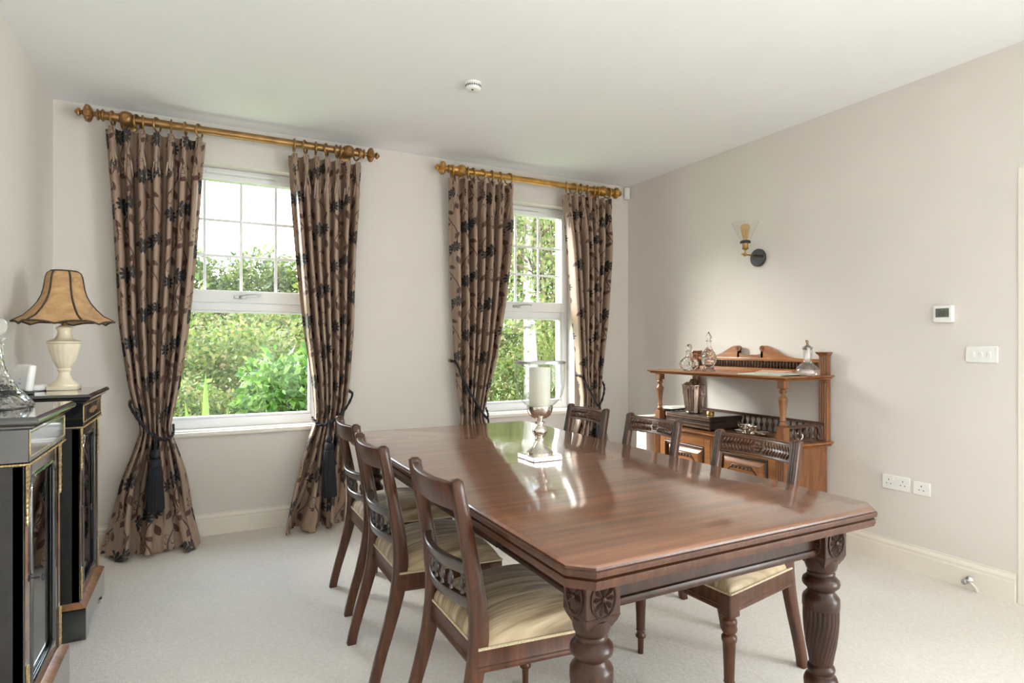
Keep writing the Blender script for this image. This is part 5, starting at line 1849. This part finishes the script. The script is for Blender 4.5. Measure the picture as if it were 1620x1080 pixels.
def leaves_mesh(name, P, N, size, mat, aspect=0.45, fold=0.25, seed=0):
    """one folded diamond leaf per point P with rough outward direction N"""
    r_ = np.random.default_rng(seed)
    n = len(P)
    d = r_.normal(size=(n, 3)) * 0.75 + N * 0.7 + np.array([0, 0, -0.25])
    d /= np.linalg.norm(d, axis=1)[:, None]
    a = np.cross(d, r_.normal(size=(n, 3)))
    a /= np.linalg.norm(a, axis=1)[:, None] + 1e-9
    b_ = np.cross(d, a)
    s_ = size * (0.6 + 0.8 * r_.random(n))[:, None]
    base_ = P
    tip_ = P + d * s_
    mid = P + d * s_ * 0.5
    l_ = mid + a * s_ * aspect * 0.5 + b_ * s_ * fold * 0.4
    r2_ = mid - a * s_ * aspect * 0.5 + b_ * s_ * fold * 0.4
    V_ = np.stack([base_, l_, tip_, r2_], 1).reshape(-1, 3)
    me = bpy.data.meshes.new(name)
    me.vertices.add(4 * n)
    me.vertices.foreach_set('co', V_.ravel())
    idx = np.arange(4 * n).reshape(n, 4)
    tris = np.stack([idx[:, [0, 1, 2]], idx[:, [0, 2, 3]]], 1).reshape(-1)
    me.loops.add(len(tris))
    me.loops.foreach_set('vertex_index', tris.astype(np.int32))
    me.polygons.add(2 * n)
    me.polygons.foreach_set('loop_start', np.arange(0, len(tris), 3, dtype=np.int32))
    me.polygons.foreach_set('loop_total', np.full(2 * n, 3, dtype=np.int32))
    me.update()
    me.validate()
    return me


def blob_points(n, c, rad, seed, lumps=9, shell=0.35, lo=-1.0):
    """points near the surface of a lumpy crown"""
    r_ = np.random.default_rng(seed)
    dirs = r_.normal(size=(lumps, 3))
    dirs[:, 2] = np.abs(dirs[:, 2]) * 0.8 - 0.2
    dirs /= np.linalg.norm(dirs, axis=1)[:, None]
    cen = np.concatenate([np.zeros((1, 3)), dirs * 0.55])
    rr = np.concatenate([[0.75], 0.35 + 0.2 * r_.random(lumps)])
    k = r_.choice(len(cen), size=n, p=rr ** 2 / (rr ** 2).sum())
    d = r_.normal(size=(n, 3))
    d /= np.linalg.norm(d, axis=1)[:, None]
    q_ = cen[k] + d * (rr[k] * (1 - shell * r_.random(n) ** 1.5))[:, None]
    q_[:, 2] = np.maximum(q_[:, 2], lo + 0.1 * r_.random(n))
    return np.array(c) + q_ * np.array(rad), d


def plant(name, label, cat, base, rad, n, size, mat, seed, stem=0.05, group=None, trunk_mat='bark', lift=None, aspect=0.5):
    """bush or tree: leafy crown over a trunk that forks into branches"""
    bx, by = base
    lift = rad[2] * 0.95 if lift is None else lift
    t = thing(name, label, cat, (bx, by, GZ0), group)
    P, N = blob_points(n, (0, 0, lift), rad, seed)
    P[:, 2] = np.maximum(P[:, 2], 0.02)
    fo = link('foliage', leaves_mesh('foliage', P, N, size, mat, aspect, seed=seed), mat, t)
    fo['kind'] = 'stuff'
    r_ = random.Random(seed)
    m_ = MB()
    m_.tube([(0, 0, 0), (0.02, 0.01, lift * 0.5), (0, 0.03, lift)], [stem * 1.3, stem, stem * 0.6], 8)
    for k in range(6):
        a = 2 * PI * k / 6 + r_.random()
        z0_ = lift * (0.3 + 0.1 * k / 2)
        m_.tube([(0, 0, z0_), (0.4 * rad[0] * math.cos(a), 0.4 * rad[1] * math.sin(a), z0_ + 0.3 * rad[2]), (0.7 * rad[0] * math.cos(a), 0.7 * rad[1] * math.sin(a), z0_ + 0.55 * rad[2])], [stem * 0.6, stem * 0.4, stem * 0.12], 6)
    for v_ in range(len(m_.v)):
        pass
    m_.v = [(a + bx, b_ + by, c_ + GZ0) for a, b_, c_ in m_.v]
    m_.build('branches', trunk_mat, t)
    return t


# near shrubs seen through the lower panes
SH = [
    (0.95, 8.1, 0.80, 0.80, 0.78, 'leaf_laurel', 2600, 0.12, 'bright green broad-leaved laurel low in the right half of left window'),
    (1.75, 8.4, 1.00, 0.90, 1.02, 'leaf_laurel', 2600, 0.12, 'broad-leaved laurel behind the second curtain from the left'),
    (-0.05, 8.3, 0.75, 0.70, 0.62, 'leaf_hedge', 3000, 0.075, 'low fine-leaved shrub at the lower left of the left window'),
    (-1.1, 8.6, 0.9, 0.8, 0.85, 'leaf_hedge', 2600, 0.075, 'fine-leaved shrub behind the leftmost curtain'),
    (0.3, 10.0, 1.25, 0.9, 1.10, 'leaf_hedge', 5200, 0.085, 'rounded yellow-green shrub in the middle of the left window'),
    (1.6, 10.6, 1.3, 1.0, 1.15, 'leaf_hedge', 4200, 0.085, 'yellow-green shrub at the right of the left window, behind the laurel'),
    (-1.3, 10.4, 1.3, 0.9, 1.15, 'leaf_hedge', 3600, 0.085, 'yellow-green shrub at the far left of the left window'),
    (3.0, 9.4, 1.0, 0.9, 0.95, 'leaf_hedge', 3200, 0.08, 'rounded shrub hidden between the two windows'),
    (4.1, 8.6, 0.9, 0.8, 0.85, 'leaf_hedge', 3400, 0.075, 'leafy shrub left of the birch trunk in the right window'),
    (5.3, 9.0, 1.0, 0.9, 1.0, 'leaf_hedge', 3600, 0.08, 'leafy shrub right of the birch trunk in the right window'),
    (6.8, 9.2, 1.1, 0.9, 1.1, 'leaf_laurel', 2600, 0.11, 'broad-leaved shrub at the right edge of the right window'),
]
for i, (x, y, rx, ry, rz, mt, n, sz, lb) in enumerate(SH):
    plant('garden_shrub', lb, 'shrub', (x, y), (rx, ry, rz), n, sz, mt, 20 + i, 0.03, 'shrubs close to the house')
# hedge bank behind: overlapping tall bushes
HB_ = [(-4.2, 14.0), (-2.4, 13.4), (-0.7, 14.2), (1.0, 13.6), (2.7, 14.2), (4.3, 13.4), (5.9, 13.8), (7.6, 13.2), (9.3, 13.8), (11.0, 13.2)]
hl_ = ['at far left of the left window', 'second from left in the left window', 'left of centre in the left window', 'right of centre in the left window', 'behind the curtain right of the left window',
       'left of the birch tree', 'straight behind the birch trunk', 'right of the birch tree', 'beyond the rightmost curtain', 'at the garden far right']
for i, (x, y) in enumerate(HB_):
    plant('tall_hedge_bush', 'tall yellow-green hedge bush ' + hl_[i], 'hedge', (x, y), (1.45, 1.1, 1.35 + 0.12 * (i % 3)), 5200, 0.12, 'leaf_hedge', 60 + i, 0.05, 'bushes of the garden hedge')
TRS = [(-6.5, 25, 2.3, 2.6, 'leaf_far'), (-3.2, 23.5, 1.9, 2.8, 'leaf_far'), (-0.4, 25.0, 2.0, 2.75, 'leaf_far'), (2.2, 24.0, 2.0, 3.0, 'leaf_far'), (4.2, 21.5, 1.7, 2.3, 'leaf_yellow'), (7.2, 23, 2.4, 3.6, 'leaf_far'),
       (10.2, 22, 2.6, 4.6, 'leaf_far'), (13.5, 22, 2.8, 5.0, 'leaf_far'), (16.5, 21, 2.8, 4.8, 'leaf_far')]
tl_ = ['dark green tree at the far left of the tree line', 'dark green tree behind the leftmost curtain', 'round dark green tree left of centre in the left window', 'dark green tree right of centre in the left window',
       'yellow-green tree at the right edge of the left window', 'tall tree between the two windows', 'tall tree behind the birch', 'tall tree right of the birch', 'tall tree at the far right of the tree line']
for i, (x, y, r, h, mt) in enumerate(TRS):
    plant('far_tree', tl_[i], 'tree', (x, y), (r, r * 0.8, h), 9000, 0.19, mt, 90 + i, 0.14, 'trees beyond the hedge')
# birch
bx, by = 4.55, 8.05
t = thing('birch_tree', 'silver birch with pale trunk and hanging foliage in the right window', 'tree', (bx, by, GZ0))
m_ = MB()
m_.tube([(bx + 0.02, by, GZ0), (bx + 0.0, by, GZ0 + 0.35), (bx - 0.03, by, GZ0 + 1.2), (bx - 0.06, by + 0.05, GZ0 + 2.6), (bx + 0.05, by + 0.05, GZ0 + 4.5), (bx + 0.1, by, GZ0 + 6.5)], [0.28, 0.14, 0.11, 0.07, 0.045, 0.02], 14)
m_.build('trunk', 'birch_bark', t)
m_ = MB()
r_ = random.Random(5)
PP, NN = [], []
for k in range(90):
    a = 2 * PI * k / 90 * 7 + r_.uniform(-.3, .3)
    z0_ = GZ0 + 2.6 + 3.6 * r_.random()
    R0 = r_.uniform(0.6, 2.5)
    p1 = Vector((bx + 0.5 * R0 * math.cos(a), by + 0.5 * R0 * math.sin(a), z0_ + 0.35))
    p2 = Vector((bx + R0 * math.cos(a), by + R0 * math.sin(a), z0_ + 0.05))
    ln = r_.uniform(0.8, 2.4)
    p3 = Vector((bx + (R0 + 0.15) * math.cos(a), by + (R0 + 0.15) * math.sin(a), max(GZ0 + 1.7, z0_ - ln)))
    m_.tube([(bx, by, z0_), p1, p2, (p2 + p3) / 2 + Vector((0.05, 0.03, 0)), p3], [0.02, 0.014, 0.008, 0.005, 0.003], 5)
    for q0_, q1_, nn_ in ((p1, p2, 60), (p2, p3, 190)):
        for j in range(nn_):
            f_ = r_.random()
            p_ = q0_.lerp(q1_, f_)
            PP.append((p_.x + r_.gauss(0, 0.13), p_.y + r_.gauss(0, 0.13), p_.z + r_.gauss(0, 0.08)))
            NN.append((r_.gauss(0, .4), r_.gauss(0, .4), -0.6))
m_.build('branches', 'bark', t)
PP = np.array(PP) - np.array([bx, by, GZ0])
fo = link('foliage', leaves_mesh('foliage', PP, np.array(NN), 0.07, 'leaf_birch', 0.7, seed=3), 'leaf_birch', t)
fo['kind'] = 'stuff'
# second birch whose twigs hang into the top right of the left window
bx, by = 2.55, 9.2
t = thing('birch_sapling', 'slender birch whose twigs hang at the top right of left window', 'tree', (bx, by, GZ0))
m_ = MB()
m_.tube([(bx, by, GZ0), (bx + 0.03, by, GZ0 + 2), (bx - 0.02, by, GZ0 + 4), (bx, by, GZ0 + 5.5)], [0.06, 0.05, 0.035, 0.012], 10)
m_.build('trunk', 'birch_bark', t)
m_ = MB()
PP, NN = [], []
for k in range(22):
    a = 2 * PI * k / 22 * 3 + r_.uniform(-.3, .3)
    z0_ = GZ0 + 2.8 + 2.4 * r_.random()
    R0 = r_.uniform(0.4, 1.15)
    p2 = Vector((bx + R0 * math.cos(a), by + R0 * math.sin(a), z0_ + 0.15))
    p3 = Vector((bx + (R0 + 0.1) * math.cos(a), by + (R0 + 0.1) * math.sin(a), z0_ - r_.uniform(0.4, 1.2)))
    m_.tube([(bx, by, z0_), p2, p3], [0.012, 0.007, 0.003], 5)
    for j in range(70):
        p_ = p2.lerp(p3, r_.random())
        PP.append((p_.x + r_.gauss(0, 0.09), p_.y + r_.gauss(0, 0.09), p_.z + r_.gauss(0, 0.06)))
        NN.append((r_.gauss(0, .4), r_.gauss(0, .4), -0.6))
m_.build('branches', 'bark', t)
PP = np.array(PP) - np.array([bx, by, GZ0])
fo = link('foliage', leaves_mesh('foliage', PP, np.array(NN), 0.06, 'leaf_birch', 0.7, seed=4), 'leaf_birch', t)
fo['kind'] = 'stuff'
# sword-leaved plant low in the left window
bx, by = 0.02, 6.6
t = thing('sword_plant', 'pale sword-leaved plant low in the left window', 'plant', (bx, by, GZ0))
for k, (dx_, dy_, hh, w_) in enumerate(((0.0, 0.0, 1.28, 0.045), (-0.14, 0.03, 1.0, 0.035), (0.16, 0.05, 0.92, 0.035), (0.08, -0.1, 0.75, 0.03), (-0.05, 0.1, 0.85, 0.03))):
    vs_, fs_ = [], []
    for i in range(9):
        f_ = i / 8
        ww = w_ * (1 - f_ ** 3) + 0.001
        cx_ = bx + dx_ * (0.3 + f_)
        cy_ = by + dy_ * (0.3 + f_)
        vs_ += [(cx_ - ww, cy_, GZ0 + hh * f_), (cx_, cy_ + 0.012, GZ0 + hh * f_), (cx_ + ww, cy_, GZ0 + hh * f_)]
    for i in range(8):
        for j in range(2):
            q_ = i * 3 + j
            fs_.append((q_, q_ + 1, q_ + 4, q_ + 3))
    MB().add(vs_, fs_).build('sword_leaf', 'leaf_laurel', t)
